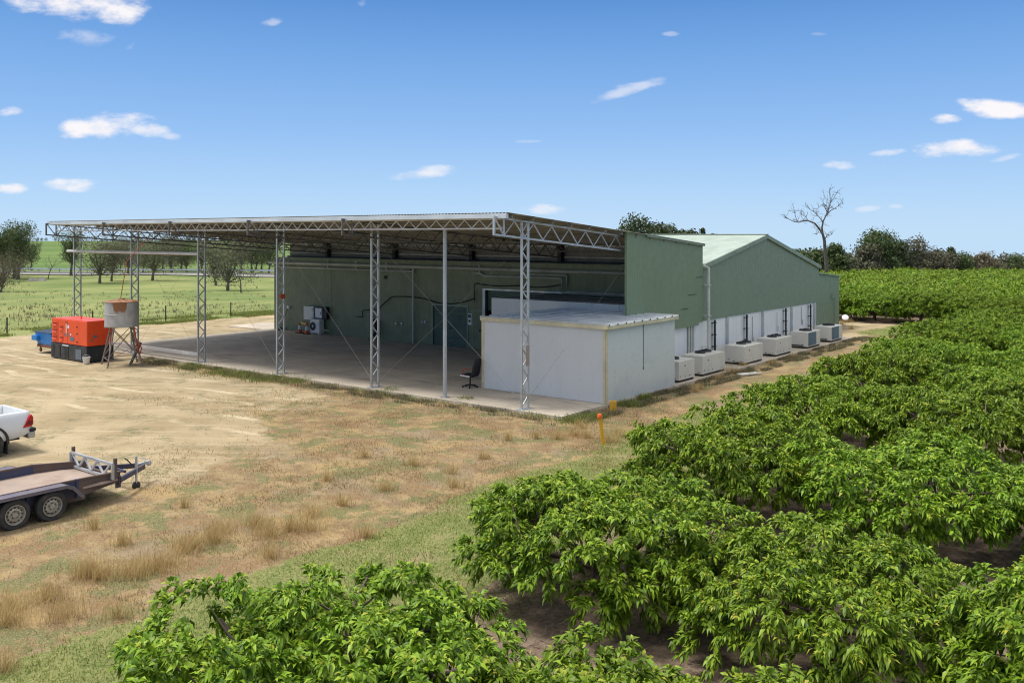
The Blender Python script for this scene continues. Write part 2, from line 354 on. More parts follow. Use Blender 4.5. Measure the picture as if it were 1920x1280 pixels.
def fast_mesh(name, V, Fc, mats, mi=None, smooth=False):
    """V (n,3), Fc (m,k) arrays"""
    me = bpy.data.meshes.new(name); m, k = Fc.shape
    me.vertices.add(len(V)); me.vertices.foreach_set('co', V.astype(np.float32).ravel())
    me.loops.add(m * k); me.loops.foreach_set('vertex_index', Fc.astype(np.int32).ravel())
    me.polygons.add(m); me.polygons.foreach_set('loop_start', np.arange(0, m * k, k, dtype=np.int32)); me.polygons.foreach_set('loop_total', np.full(m, k, dtype=np.int32))
    for q in mats: me.materials.append(M[q])
    if mi is not None: me.polygons.foreach_set('material_index', mi.astype(np.int32))
    if smooth: me.polygons.foreach_set('use_smooth', np.ones(m, bool))
    me.update(calc_edges=True); me.validate()
    return me
def mesh_obj(name, me, parent=None, loc=(0, 0, 0)):
    o = bpy.data.objects.new(name, me); C.objects.link(o); o.parent = parent; o.location = loc; return o
ROT = -TH     # local x = -u, local y = v

# ------------------------------------------------------------------ ground
def axis_coords(lo, a, b, hi, step):
    mid = list(np.arange(a, b, step)); out = list(mid); s = step; x = mid[-1]
    while x < hi: s *= 1.12; x += s; out.append(x)
    s = step; x = a; pre = []
    while x > lo: s *= 1.12; x -= s; pre.append(x)
    return np.array(pre[::-1] + out)
xs = axis_coords(-1100, -33, 34, 1300, .3); ys = axis_coords(-40, 8, 70, 1300, .3)
GX, GY = np.meshgrid(xs, ys); GZ = gz(GX, GY)
V = np.stack([GX.ravel(), GY.ravel(), GZ.ravel()], 1); nx, ny = len(xs), len(ys)
ii = (np.arange(ny - 1)[:, None] * nx + np.arange(nx - 1)[None, :]).ravel()
Fc = np.stack([ii, ii + 1, ii + nx + 1, ii + nx], 1)
def zones(x, y):
    u = -CT * x + ST * y; v = ST * x + CT * y
    n1 = vnoise(x, y, 3.1, 1) + .5 * vnoise(x, y, 1.1, 2) - .75; n2 = vnoise(x, y, 5.5, 4) + .5 * vnoise(x, y, 1.7, 5) - .75
    field = np.maximum(ss(57.4, 58.4, u + n1 * .8), ss(56, 60, v + n1) * ss(20.5, 23, u) * 0)
    field = np.maximum(field, ss(70, 90, y) * ss(-.2, -.25, x / np.maximum(y, 1)))
    field = np.maximum(field, ss(62, 66, v) * ss(36, 40, u))
    strip = ss(14.6, 13.6, u + n1 * 1.3) * ss(60.5, 58, v)
    head = ss(56, 60, v) * ss(18.6, 17.4, u + n1)
    green = np.maximum(strip, head) * (1 - field)
    orch = np.maximum(ss(10.2, 9.2, u + n2 * 1.2) * ss(62, 60, v), ss(65.2, 66.2, v) * ss(38, 34, u))
    dry = ss(13.2, 14.6, u + n1) * ss(24.5, 17.5, u + n2 * 4) * ss(26, 24, v) + ss(13.5, 14.5, u + n1) * ss(17.6, 17.3, u) * ss(24, 26, v) + ss(17.0, 19.5, v + n1 * 2) * ss(34, 22, u + n2 * 7) * .75 * ss(26, 24, v) + ss(23.4, 24.3, v + n1 * .6) * ss(26, 25, v) * ss(43, 40, u)
    return np.clip(green, 0, 1), np.clip(dry, 0, 1) * (1 - field), np.clip(orch, 0, 1), np.clip(field, 0, 1)
g_, d_, o_, f_ = zones(GX.ravel(), GY.ravel())
me = fast_mesh('ground', V, Fc, [], smooth=True)
ca = me.color_attributes.new('zone', 'FLOAT_COLOR', 'POINT')
ca.data.foreach_set('color', np.stack([g_, d_, o_, f_], 1).astype(np.float32).ravel())
m, nn, ll, b = new_mat('ground_cover')
tcn = nn.new('ShaderNodeTexCoord'); v = tcn.outputs['Object']
at = nn.new('ShaderNodeAttribute'); at.attribute_name = 'zone'; sx = nn.new('ShaderNodeSeparateColor'); ll.new(at.outputs['Color'], sx.inputs[0])
zg, zd, zo, zf = sx.outputs[0], sx.outputs[1], sx.outputs[2], at.outputs['Alpha']
nA = noise(nn, ll, v, .32, 7, .62); nB = noise(nn, ll, v, 1.6, 7, .65); nC = noise(nn, ll, v, 9, 7, .7); nD = noise(nn, ll, v, 40, 5, .7)
# sand with faint wheel ruts
sand = mixc(nn, ll, rng_(nn, ll, nA, .35, .65), (.33, .255, .152), (.46, .37, .235))
rut = noise(nn, ll, v, 1.0, 5, .6, (.10, 2.4, 1, R(30))); sand = mixc(nn, ll, rng_(nn, ll, rut, .50, .66, 0, .5), sand, (.53, .435, .285))
rut2 = noise(nn, ll, v, 1.0, 6, .6, (.16, 2.0, 1, R(12))); sand = mixc(nn, ll, rng_(nn, ll, rut2, .52, .68, 0, .42), sand, (.36, .27, .16))
sand = mixc(nn, ll, rng_(nn, ll, nC, .5, .8, 0, .4), sand, (.36, .28, .17))
sp_ = nn.new('ShaderNodeSeparateXYZ'); ll.new(v, sp_.inputs[0])
line = mth(nn, ll, 'ADD', mth(nn, ll, 'ADD', mth(nn, ll, 'MULTIPLY', sp_.outputs[0], .524), mth(nn, ll, 'MULTIPLY', sp_.outputs[1], .852)), mth(nn, ll, 'MULTIPLY', noise(nn, ll, v, .09, 2), 5))
for k_, s0 in enumerate((21.3, 22.8, 24.6, 26.1, 27.9, 29.4, 31.6, 33.1, 35.4, 36.9, 39.0, 40.5)):
    dd_ = mth(nn, ll, 'ABSOLUTE', mth(nn, ll, 'SUBTRACT', line, s0 + 1.0)); brk = rng_(nn, ll, noise(nn, ll, v, .35, 3, .6, (1, 1, 1, .3 * k_)), .42, .60, 0, .45)
    sand = mixc(nn, ll, mth(nn, ll, 'MULTIPLY', rng_(nn, ll, dd_, .24, .10), brk), sand, (.70, .61, .43)); sand = mixc(nn, ll, mth(nn, ll, 'MULTIPLY', mth(nn, ll, 'MULTIPLY', rng_(nn, ll, dd_, .16, .24), rng_(nn, ll, dd_, .40, .26)), brk), sand, (.36, .275, .165))
sand = mixc(nn, ll, rng_(nn, ll, nB, .60, .70, 0, .6), sand, (.27, .22, .12))
gp = noise(nn, ll, v, .75, 8, .72); sand = mixc(nn, ll, mth(nn, ll, 'MULTIPLY', rng_(nn, ll, gp, .50, .62, 0, .8), rng_(nn, ll, nC, .4, .55)), sand, (.17, .165, .085))
# dry grass cover
dry = mixc(nn, ll, rng_(nn, ll, nB, .38, .62), (.185, .12, .062), (.35, .25, .13))
red = noise(nn, ll, v, .55, 6, .6, (1, 1, 1, 2.0)); dry = mixc(nn, ll, rng_(nn, ll, red, .50, .60, 0, .85), dry, (.22, .13, .065)); st_ = noise(nn, ll, v, .65, 6, .65, (1, 1, 1, 2.6)); dry = mixc(nn, ll, rng_(nn, ll, st_, .52, .62, 0, .75), dry, (.40, .28, .125)); gy = noise(nn, ll, v, .5, 6, .65, (1, 1, 1, .4)); dry = mixc(nn, ll, rng_(nn, ll, gy, .52, .62, 0, .6), dry, (.25, .205, .155))
gg = noise(nn, ll, v, .8, 7, .7, (1, 1, 1, 1.0)); dry = mixc(nn, ll, rng_(nn, ll, gg, .50, .58, 0, .9), dry, (.115, .14, .05))
dry = mixc(nn, ll, rng_(nn, ll, nC, .45, .75, 0, .6), dry, (.22, .16, .10))
dry = mixc(nn, ll, rng_(nn, ll, nD, .45, .65, 0, .65), dry, (.46, .36, .21)); dry = mixc(nn, ll, rng_(nn, ll, noise(nn, ll, v, 22, 6, .75, (1, 1, 1, .7)), .52, .64, 0, .7), dry, (.15, .11, .07))
mask = mth(nn, ll, 'ADD', mth(nn, ll, 'MULTIPLY', zd, 1.15), mth(nn, ll, 'ADD', mth(nn, ll, 'MULTIPLY', nB, 1.3), mth(nn, ll, 'MULTIPLY', nC, .7)))
col = mixc(nn, ll, rng_(nn, ll, mask, 1.42, 1.72), sand, dry)
# green mown strip
grn = mixc(nn, ll, rng_(nn, ll, nB, .35, .65), (.12, .165, .04), (.215, .235, .08))
grn = mixc(nn, ll, rng_(nn, ll, nC, .45, .7, 0, .6), grn, (.30, .27, .12))
grn = mixc(nn, ll, rng_(nn, ll, nD, .46, .62, 0, .6), grn, (.38, .34, .16)); grn = mixc(nn, ll, rng_(nn, ll, noise(nn, ll, v, 18, 6, .75, (1, 1, 1, 1.9)), .50, .60, 0, .75), grn, (.06, .095, .02))
mg = mth(nn, ll, 'ADD', zg, mth(nn, ll, 'MULTIPLY', mth(nn, ll, 'SUBTRACT', nB, .5), 1.8))
col = mixc(nn, ll, rng_(nn, ll, mg, .38, .62), col, mixc(nn, ll, rng_(nn, ll, noise(nn, ll, v, .9, 8, .72, (1, 1, 1, .3)), .52, .66, 0, .7), grn, (.33, .26, .15)))
# orchard floor: prunings, litter
fl = mixc(nn, ll, rng_(nn, ll, nC, .35, .65), (.13, .09, .065), (.27, .20, .145))
fl = mixc(nn, ll, rng_(nn, ll, nD, .5, .7, 0, .7), fl, (.34, .27, .20))
fl = mixc(nn, ll, rng_(nn, ll, nA, .55, .65, 0, .6), fl, (.16, .17, .07))
mo = mth(nn, ll, 'ADD', zo, mth(nn, ll, 'MULTIPLY', mth(nn, ll, 'SUBTRACT', nB, .5), .9))
col = mixc(nn, ll, rng_(nn, ll, mo, .4, .62), col, fl)
# paddock and hill
nE = noise(nn, ll, v, .045, 6, .6); nF = noise(nn, ll, v, .35, 8, .7, (1, .5, 1)); 
fd = mixc(nn, ll, rng_(nn, ll, nE, .38, .62), (.145, .195, .06), (.26, .28, .105))
fd = mixc(nn, ll, rng_(nn, ll, nF, .48, .68, 0, .6), fd, (.14, .19, .055))
fd = mixc(nn, ll, rng_(nn, ll, noise(nn, ll, v, 1.2, 6, .7), .56, .68, 0, .5), fd, (.28, .25, .13))
sy = nn.new('ShaderNodeSeparateXYZ'); ll.new(v, sy.inputs[0])
hillc = mixc(nn, ll, rng_(nn, ll, noise(nn, ll, v, .08, 6, .65, (.2, 1, 1)), .4, .65), (.105, .17, .048), (.155, .215, .065))
fd = mixc(nn, ll, rng_(nn, ll, sy.outputs[1], 200, 222), fd, hillc)
mf = mth(nn, ll, 'ADD', zf, mth(nn, ll, 'MULTIPLY', mth(nn, ll, 'SUBTRACT', nB, .5), .6))
col = mixc(nn, ll, rng_(nn, ll, mf, .4, .6), col, fd)
ll.new(col, b.inputs['Base Color']); b.inputs['Roughness'].default_value = .95; b.inputs['Specular IOR Level'].default_value = .15
hh = mth(nn, ll, 'ADD', mth(nn, ll, 'MULTIPLY', nC, .6), mth(nn, ll, 'ADD', mth(nn, ll, 'MULTIPLY', nD, .25), mth(nn, ll, 'MULTIPLY', rut, .5)))
ll.new(bump(nn, ll, hh, .55, .12), b.inputs['Normal'])
me.materials.append(m)
ground = mesh_obj('ground', me); tag(ground, kind='structure')

def flat_thing(name, mb, mt, **k): return tag(mb.build(name, mt), **k)
# concrete slab (one solid, L-shaped) and the small apron beyond it
mb = MB()
def uprism(mb, poly, z0, z1): mb.prism([W(a, b_, z0) for a, b_ in poly], Vector((0, 0, z1 - z0)))
slab = thing('concrete_slab', None, None, tuple(W(30, 30, 0)), ROT); slab['kind'] = 'structure'
uprism(mb, [(17.4, 25.1), (48.6, 25.1), (48.6, 37.3), (19.1, 37.3), (19.1, 55.2), (17.4, 55.2)], -.5, 0)
mb.build('slab_top', 'concrete', slab)
mb = MB(); mb.ubox(48.62, 52.7, 36.9, 40.2, -.5, -.03); mb.build('apron', 'concrete', slab)
# far road with its shoulder
def strip(name, pts, w0, w1, dz, mt):
    vs = []
    for p in pts:
        for wv in (w0, w1):
            x, y = p[0], p[1] + wv; vs.append(Vector((x, y, float(gz(x, y)) + dz)))
    mb = MB(); mb.add(vs, [(2 * i, 2 * i + 2, 2 * i + 3, 2 * i + 1) for i in range(len(pts) - 1)])
    return flat_thing(name, mb, mt, kind='structure')
rp = [(-150 + 5 * i, 196 - .17 * (5 * i - 45)) for i in range(32)]
strip('road_shoulder', rp, -9, -.5, .16, 'gravel'); strip('road', rp, -.5, 7, .18, 'asphalt'); strip('verge', rp, 7, 9.5, .16, 'gravel')

# ------------------------------------------------------------------ packing shed
PX = lambda px: v_on_u(px, 19.0)
bd = thing('packing_shed', 'long green metal packing shed with pale green gabled roof and white end-wall panels', 'shed', tuple(W(19, 37.3, 0)), ROT)
mb = MB()   # front wall with openings
V1 = 37.3
DO = (32.0, 34.45, 2.17); BO = (25.5, 30.75, 3.13)
for (a, b_, z0, z1) in [(19.0, BO[0], 0, 4.6), (BO[0], BO[1], BO[2], 4.6), (BO[1], DO[0], 0, 4.6), (DO[0], DO[1], DO[2], 4.6), (DO[1], 48.25, 0, 4.6)]:
    mb.ubox(a, b_, V1, V1 + .12, z0, z1)
mb.build('front_wall', 'green_wall', bd)
mb = MB()
poly = [(37.3, 2.08), (53.6, 2.08), (53.6, 0), (53.9, 0), (53.9, 4.18), (46.05, 5.95), (38.42, 4.53), (37.3, 4.3)]
mb.prism([W(19.0, a, z) for a, z in poly], W(.12, 0) - W(0, 0)); mb.build('gable_wall', 'green_gable', bd)
mb = MB(); mb.ubox(48.13, 48.25, 37.42, 53.8, 0, 4.1); mb.build('rear_gable_wall', 'green_gable', bd)
mb = MB(); mb.ubox(19.12, 48.13, 53.78, 53.9, 0, 4.1); mb.build('back_wall', 'green_wall', bd)
mb = MB()   # main roof, both slopes, 10 cm thick
for (va, za, vb, zb) in [(37.45, 4.37, 46.05, 5.97), (54.0, 4.17, 46.05, 5.97)]:
    p = [(18.93, va, za), (48.4, va, za), (48.4, vb, zb), (18.93, vb, zb)]
    mb.add([W(a, b_, z + .0) for a, b_, z in p] + [W(a, b_, z + .07) for a, b_, z in p], [(3, 2, 1, 0), (4, 5, 6, 7), (0, 1, 5, 4), (1, 2, 6, 5), (2, 3, 7, 6), (3, 0, 4, 7)])
mb.build('roof', 'green_roof', bd)
mb = MB(); mb.bar(W(18.9, 46.05, 6.05), W(48.4, 46.05, 6.05), .35, .03); mb.build('ridge_cap', 'green_roof', bd)
mb = MB()
for a, b_ in (((38.5, 4.52), (46.05, 5.95)), ((46.05, 5.95), (54.05, 4.12))):
    mb.bar(W(18.93, a[0], a[1] - .02), W(18.93, b_[0], b_[1] - .02), .06, .2)
mb.build('barge_board', 'green_trim', bd, bevel=.01)
# lean-to at the rear, set back from the gable
mb = MB()
mb.prism([W(20.6, 54.2, -.1), W(20.6, 62.3, -.1), W(20.6, 62.3, 3.22), W(20.6, 54.2, 3.85)], W(26, 0) - W(0, 0)); mb.build('annexe_wall', 'green_gable', bd)
mb = MB(); mb.prism([W(20.5, 54.2, 3.87), W(20.5, 62.45, 3.22), W(20.5, 62.45, 3.30), W(20.5, 54.2, 3.95)], W(26.2, 0) - W(0, 0)); mb.build('annexe_roof', 'green_trim', bd)
mb = MB(); mb.tube([W(20.5, 60.6, 2.2), W(20.5, 60.6, 1.9), W(20.5, 61.2, 1.9), W(20.5, 61.2, .2)], .03); mb.build('conduit', 'green_trim', bd)
# infill cladding under the canopy's side
mb = MB()
poly = [(31.72, 2.8), (33.4, 2.8), (33.4, 1.95), (38.05, 1.95), (38.05, 2.06), (38.42, 2.06), (38.42, 5.59), (31.72, 6.17)]
mb.prism([W(18.86, a, z) for a, z in poly], W(.1, 0) - W(0, 0)); mb.build('side_cladding', 'green_infill', bd)
mb = MB(); mb.bar(W(18.82, 33.2, 6.0), W(18.82, 38.5, 5.56), .1, .12); mb.build('side_barge', 'green_trim', bd, bevel=.01)
for va_, vb_, z in ((37.75, 38.4, 4.1), (37.0, 37.75, 3.35), (36.3, 37.0, 2.75)):
    mb = MB(); mb.ubox(18.84, 18.86, va_, vb_, z, z + .018); mb.build('patch_seam', 'gen_base', bd)
# white cool-room wall at the end
mb = MB(); mb.ubox(19.05, 19.15, 33.3, 53.6, 0, 2.1); mb.build('cool_room_wall', 'white_rooms', bd)
for px in (1364, 1430.6, 1484.7, 1527.7):
    mb = MB(); vv = PX(px); mb.ubox(18.98, 19.05, vv - .11, vv + .11, 0, 2.07); mb.build('wall_post', 'galv', bd, bevel=.008)
for px in (1337, 1397, 1470.5, 1517):
    mb = MB(); vv = PX(px)
    for k in range(3):
        mb.tube([W(18.9 + .01 * k, vv - .06 + .06 * k, z_) for z_ in (.5, .9, 1.4, 2.05)], .035 + .006 * (k % 2), 7)
    for z_ in (.8, 1.35, 1.9): mb.ubox(18.86, 19.04, vv - .11, vv + .11, z_, z_ + .03)
    mb.tube([W(18.9, vv, .5), W(18.8, vv, .3), W(18.4, vv - .2, .25)], .03, 6)
    mb.build('lagged_pipe', 'black_rubber', bd)
mb = MB()
for px in (1291, 1295, 1299.5): mb.tube([W(18.98, PX(px), 0), W(18.98, PX(px), 1.95)], .045, 8)
mb.build('riser_pipe', 'pvc', bd)
for px, z0, z1 in ((1457, .9, 1.9), (1503, 1.0, 1.95), (1411, .6, 1.9)):
    mb = MB(); vv = PX(px); mb.tube([W(19.0, vv, z1), W(19.0, vv, z0), W(19.0, vv + .12, z0 - .06), W(18.98, vv + .12, z0 + .25)], .012, 6); mb.build('wall_cable', 'galv_dark', bd)
mb = MB(); mb.tube([W(18.72, 38.72, 0.0), W(18.72, 38.72, 4.5), W(18.9, 38.5, 4.62)], .075, 12); 
for z_ in (.9, 2.3, 3.7): mb.ubox(18.63, 18.99, 38.62, 38.82, z_, z_ + .04)
mb.build('downpipe', 'pvc', bd, smooth=False)
# roller door, sign, large doorway
mb = MB(); mb.ubox(DO[0], DO[1], V1 + .06, V1 + .1, 0, DO[2]); rd = mb.build('roller_door', 'roller', bd)
mb = MB(); mb.ubox(DO[0] - .09, DO[0], V1 - .03, V1 + .05, 0, DO[2] + .06); mb.ubox(DO[1], DO[1] + .09, V1 - .03, V1 + .05, 0, DO[2] + .06); mb.ubox(DO[0], DO[1], V1 - .03, V1 + .05, DO[2], DO[2] + .1); mb.build('frame', 'green_trim', rd)
mb = MB(); mb.ubox(33.1, 33.3, V1 + .03, V1 + .06, .95, 1.0); mb.build('handle', 'black', rd)
mb = MB(); mb.ubox(30.95, 31.55, V1 - .02, V1, 0.02, 2.0); sd_ = mb.build('side_door', 'green_wall', bd)
mb = MB(); mb.ubox(30.9, 30.95, V1 - .03, V1, 0, 2.05); mb.ubox(31.55, 31.6, V1 - .03, V1, 0, 2.05); mb.ubox(30.95, 31.55, V1 - .03, V1, 2.0, 2.05); mb.build('frame', 'green_trim', sd_)
mb = MB(); mb.ubox(31.05, 31.1, V1 - .07, V1 - .02, .95, 1.05); mb.build('handle', 'black', sd_)
mb = MB(); mb.ubox(25.5, 30.75, V1 + .2, V1 + .26, 2.05, BO[2]); ld = mb.build('large_roller_door', 'roller', bd)
mb = MB(); mb.ubox(BO[1] - .02, BO[1] + .14, V1 - .05, V1 + .02, 0, BO[2] + .08); mb.ubox(25.4, 30.73, V1 - .05, V1 + .02, BO[2], BO[2] + .08); mb.build('frame', 'galv', ld)
mb = MB(); mb.ubox(24.5, 31.5, V1 + 2.4, V1 + 2.5, 0, 3.4); mb.ubox(30.9, 31.0, V1 + .12, V1 + 2.4, 0, 3.4); mb.build('dark_backing', 'dark_in', bd)  # near-black sheets standing in for the shade inside the doorway
# pipes on the front wall
mb = MB(); mb.tube([W(48.5, 37.08, 4.27), W(19.0, 37.08, 4.22)], .085, 10); mb.build('rainwater_pipe', 'pvc_grey', bd)
mb = MB(); mb.tube([W(48.4, 37.14, 4.0), W(35.85, 37.14, 3.98)], .05, 8); mb.tube([W(35.79, 37.12, 4.2), W(35.79, 37.12, 0)], .06, 10)
for uu in (46.6, 42.9, 40.4, 37.9, 31.0, 28.0): mb.tube([W(uu, 37.12, 4.45), W(uu, 37.12, 4.0)], .045, 8)
mb.tube([W(31.4, 37.14, 4.03), W(30.95, 37.14, 4.0), W(30.7, 37.14, 3.88), W(25.85, 37.14, 3.88), W(25.75, 37.14, 3.85), W(25.75, 37.14, 3.2), W(19.2, 37.14, 3.16)], .055, 8)
mb.tube([W(28.0, 37.2, 4.03), W(25.55, 37.2, 4.05), W(25.5, 37.2, 4.0), W(25.5, 37.2, 3.25), W(19.2, 37.2, 3.22)], .05, 8)
mb.build('wall_pipework', 'pvc_grey', bd)
mb = MB()
def sag(a, b_, s, n=8): return [W(a[0] + (b_[0] - a[0]) * i / n, 37.2, a[1] + (b_[1] - a[1]) * i / n - s * 4 * (i / n) * (1 - i / n)) for i in range(n + 1)]
pth = [W(40.5, 37.2, 1.22), W(39.95, 37.2, 1.22), W(39.95, 37.2, 1.58)] + sag((39.9, 1.62), (38.6, 1.75), .0, 3) + sag((38.6, 1.75), (37.6, 2.47), -.05, 4) + sag((37.4, 2.52), (35.0, 2.5), -.05) + sag((35.0, 2.5), (31.45, 2.66), .28)
mb.tube(pth, .028, 6); mb.tube([W(31.4, 37.2, 2.5), W(31.42, 37.2, 3.45)] + sag((31.3, 3.47), (28.6, 3.44), .08) + sag((28.5, 3.44), (25.8, 3.6), .12), .028, 6)
mb.tube([W(42.7, 37.2, 3.98), W(42.7, 37.2, 1.3), W(43.0, 37.2, .95)], .014, 6); mb.build('black_conduit', 'black', bd)
mb = MB()
for uu, zz in ((36.0, 3.9), (38.05, 3.5)): mb = MB(); mb.ubox(uu, uu + .14, 37.2, 37.29, zz, zz + .18); mb.build('wall_box', 'black', bd)
mb = MB()
for uu, zz in ((37.2, .95), (36.75, .97), (46.6, 1.45), (35.15, 1.17), (34.95, 1.17)): mb = MB(); mb.ubox(uu, uu + .09, 37.2, 37.29, zz, zz + .11); mb.build('power_point', 'white', bd)
mb = MB(); mb.ubox(19.2, 48.25, 38.55, 38.62, 4.66, 5.62); mb.build('closure_wall', 'grey_rib', bd)
mb = MB(); mb.bar(W(19.2, 38.45, 4.62), W(48.2, 38.45, 4.62), .3, .12); mb.build('valley_beam', 'black', bd)
mb = MB(); mb.tube([W(48.2, 38.5, 4.88), W(19.3, 38.5, 4.88)], .04, 8); mb.build('closure_rail', 'beam_white', bd)

# ------------------------------------------------------------------ steel canopy
cp = thing('steel_canopy', 'open steel canopy with corrugated lean-to roof on galvanised lattice columns, fronting the green shed', 'canopy', tuple(W(19.2, 25.45, 0)), ROT)
US = [19.2] + [26.62 + 5.871 * k for k in range(5)]
zt = lambda v: 6.60 - .079 * (v - 23.8)     # rafter top chord line
zb = lambda v: 6.02 - .079 * (v - 23.8)
# roof sheet: corrugated profile running down the slope
p_ = .152; us = np.arange(18.75, 50.45, p_ / 4); k = np.arange(len(us)); wave = .014 * np.sin(k * math.pi / 2 + .3)
va, vb = 23.95, 38.5
def rowpts(v, dz): return [(W(float(u_), v, zt(v) + .16 + float(w_) + dz)) for u_, w_ in zip(us, wave)]
A_, B_ = rowpts(va, 0), rowpts(vb, 0); n_ = len(us)
mb = MB(); mb.add(A_ + B_, [(i, i + n_, i + n_ + 1, i + 1) for i in range(n_ - 1)]); mb.build('roof_sheet', 'zinc_roof', cp)
mb = MB(); mb.ubox(18.8, 50.35, 23.88, 24.02, 6.56, 6.715); mb.build('gutter', 'gutter', cp, bevel=.008)
for j in range(13):
    v_ = 24.25 + j * (38.3 - 24.25) / 12; z_ = zt(v_) + .09
    mb = MB(); mb.bar(W(18.8, v_, z_), W(50.3, v_, z_), .012, .11); mb.bar(W(18.8, v_ + .03, z_ + .052), W(50.3, v_ + .03, z_ + .052), .07, .008); mb.bar(W(18.8, v_ - .03, z_ - .052), W(50.3, v_ - .03, z_ - .052), .07, .008)
    for e_ in (18.8,): mb.bar(W(e_ + .2, v_ - .015, z_ - .04), W(e_, v_ - .015, z_ - .04), .06, .06)
    mb.build('purlin', 'galv_purlin', cp)
for i, u_ in enumerate(US):      # rafter trusses
    mb = MB(); cw = .065; ve = 38.4
    mb.bar(W(u_, 23.72, zt(23.72)), W(u_, ve, zt(ve)), cw, cw); mb.bar(W(u_, 23.72, zb(23.72)), W(u_, ve, zb(ve)), cw, cw)
    mb.bar(W(u_, 23.75, zt(23.75)), W(u_, 23.75, zb(23.75)), cw, cw); mb.bar(W(u_, 24.28, zt(24.28)), W(u_, 24.28, zb(24.28)), .05, .05)
    mb.bar(W(u_, 23.78, zt(23.78)), W(u_, 24.26, zb(24.26)), .035, .035)
    v_ = 24.3; stp = .55; up_ = False
    while v_ < ve - .3:
        nv = v_ + stp
        a, b_ = ((zt(v_) - .03, zb(nv) + .03) if up_ else (zb(v_) + .03, zt(nv) - .03))
        mb.bar(W(u_, v_, a), W(u_, nv, b_), .035, .035); v_ = nv; up_ = not up_
    mb.build('rafter_truss', 'galv' if i == 0 else 'galv_dark', cp)  # end truss pale, inner ones coloured darker for the shade beneath the roof
for j, (v_, zc_, ht) in enumerate([(24.25, 6.22, .32), (30.6, 5.70, .34), (36.6, 5.22, .34)]):   # eave and mid trusses
    for a, b_ in zip(US[:-1], US[1:]):
        mb = MB(); mb.bar(W(a + .03, v_, zc_), W(b_ - .03, v_, zc_), .045, .05); mb.bar(W(a + .03, v_, zc_ + ht), W(b_ - .03, v_, zc_ + ht), .045, .045)
        n_p = round((b_ - a) / .33 / 2) * 2; s_ = (b_ - a - .1) / n_p
        for q in range(n_p):
            z0, z1 = (zc_ + .02, zc_ + ht - .02) if q % 2 == 0 else (zc_ + ht - .02, zc_ + .02)
            mb.bar(W(a + .05 + q * s_, v_, z0), W(a + .05 + (q + 1) * s_, v_, z1), .028, .028)
        mb.build('eave_truss', 'beam_white' if j == 0 else 'galv_dark', cp)  # front row pale, inner rows coloured darker for the shade under cover
for i, u_ in enumerate(US):      # lattice columns
    mb = MB(); top = zb(25.4); hw = .185
    for s_ in (-1, 1): mb.bar(W(u_, 25.45 + s_ * hw, .01), W(u_, 25.45 + s_ * hw, top + .55), .065, .065)
    z_ = .1; q = 1 if i % 2 else -1
    while z_ < top + .35:
        mb.bar(W(u_, 25.45 + q * hw * .85, z_), W(u_, 25.45 - q * hw * .85, z_ + .31), .03, .045); z_ += .335; q = -q
    mb.ubox(u_ - .14, u_ + .14, 25.45 - .32, 25.45 + .32, .0, .018); mb.build('lattice_column', 'galv', cp)
mb = MB(); mb.tube([W(22.91, 25.45, 0), W(22.91, 25.45, 6.22)], .075, 14); mb.lathe(W(22.91, 25.45, 0), [(.18, .0), (.18, .015)], 16)
for z_ in (1.75, 3.9, 4.75): mb.lathe(W(22.91, 25.45, z_), [(.076, 0), (.080, .0), (.080, .05), (.076, .05)], 14)
mb.build('pipe_column', 'galv', cp, smooth=False)
for u_ in US[1:5]:
    mb = MB(); mb.bar(W(u_, 38.3, 4.66), W(u_, 38.3, 5.5), .30, .22); mb.build('stub_column', 'black', cp)
def cable(a, b_, r=.0055):
    mb = MB(); mb.tube([W(*a), W(*b_)], r, 5)
    d = (W(*b_) - W(*a)).normalized(); p = W(*a) + d * .25; mb.tube([p, p + d * .45], r * 2.3, 6); mb.build('brace_cable', 'galv_purlin', cp)
for i in range(0, 5):
    a, b_ = US[i], US[i + 1]
    if i in (0, 1, 2, 3): cable((a + .05, 25.45, .15), (b_ - .05, 25.45, 5.75))
    if i in (0, 3): cable((b_ - .05, 25.45, .15), (a + .05, 25.45, 5.75), .004)
cable((19.25, 25.7, .3), (19.25, 33, 5.3), .004)
mb = MB(); mb.tube([W(38.4, 25.3, 5.12), W(50.9, 25.3, 5.12)], .075, 10); mb.build('gate_beam', 'beam_white', cp)
mb = MB(); mb.bar(W(38.45, 25.35, .36), W(50.2, 25.35, .36), .12, .14); mb.build('low_rail', 'beam_white', cp)
mb = MB(); mb.ubox(19.06, 19.10, 25.38, 25.53, 1.5, 2.2); mb.build('notice_plate', 'deck', cp)
mb = MB(); mb.ubox(32.36, 32.40, 25.35, 25.6, 3.25, 3.45); mb.build('warning_plate', 'red_strap', cp)

# ------------------------------------------------------------------ white panel shed in front, and the lower cool room behind it
ps = thing('white_panel_shed', 'white insulated-panel shed with cream corner trims standing at the open slab corner in front', 'cool room', tuple(W(17.45, 27.9, 0)), ROT)
mb = MB(); mb.ubox(17.45, 23.13, 27.9, 27.98, .01, 2.76); mb.build('front_wall', 'white_panel', ps)
mb = MB(); mb.ubox(17.45, 17.53, 27.98, 33.06, .01, 2.74); mb.build('side_wall', 'white_panel2', ps)
mb = MB(); mb.ubox(23.05, 23.13, 27.98, 33.06, .01, 2.74); mb.ubox(17.53, 23.05, 32.98, 33.06, .01, 2.74); mb.build('rear_wall', 'white_panel', ps)
mb = MB(); mb.ubox(17.3, 23.2, 27.82, 33.15, 2.765, 2.80); nr = 9
for q in range(nr + 1):
    vv = 27.84 + q * (33.13 - 27.88) / nr; mb.cur = 0; mb.ubox(17.28, 23.22, vv, vv + .035, 2.8, 2.84); mb.cur = 1; mb.ubox(17.275, 23.225, vv + .036, vv + .07, 2.8, 2.812); mb.ubox(17.27, 17.28, vv - .01, vv + .06, 2.79, 2.845)
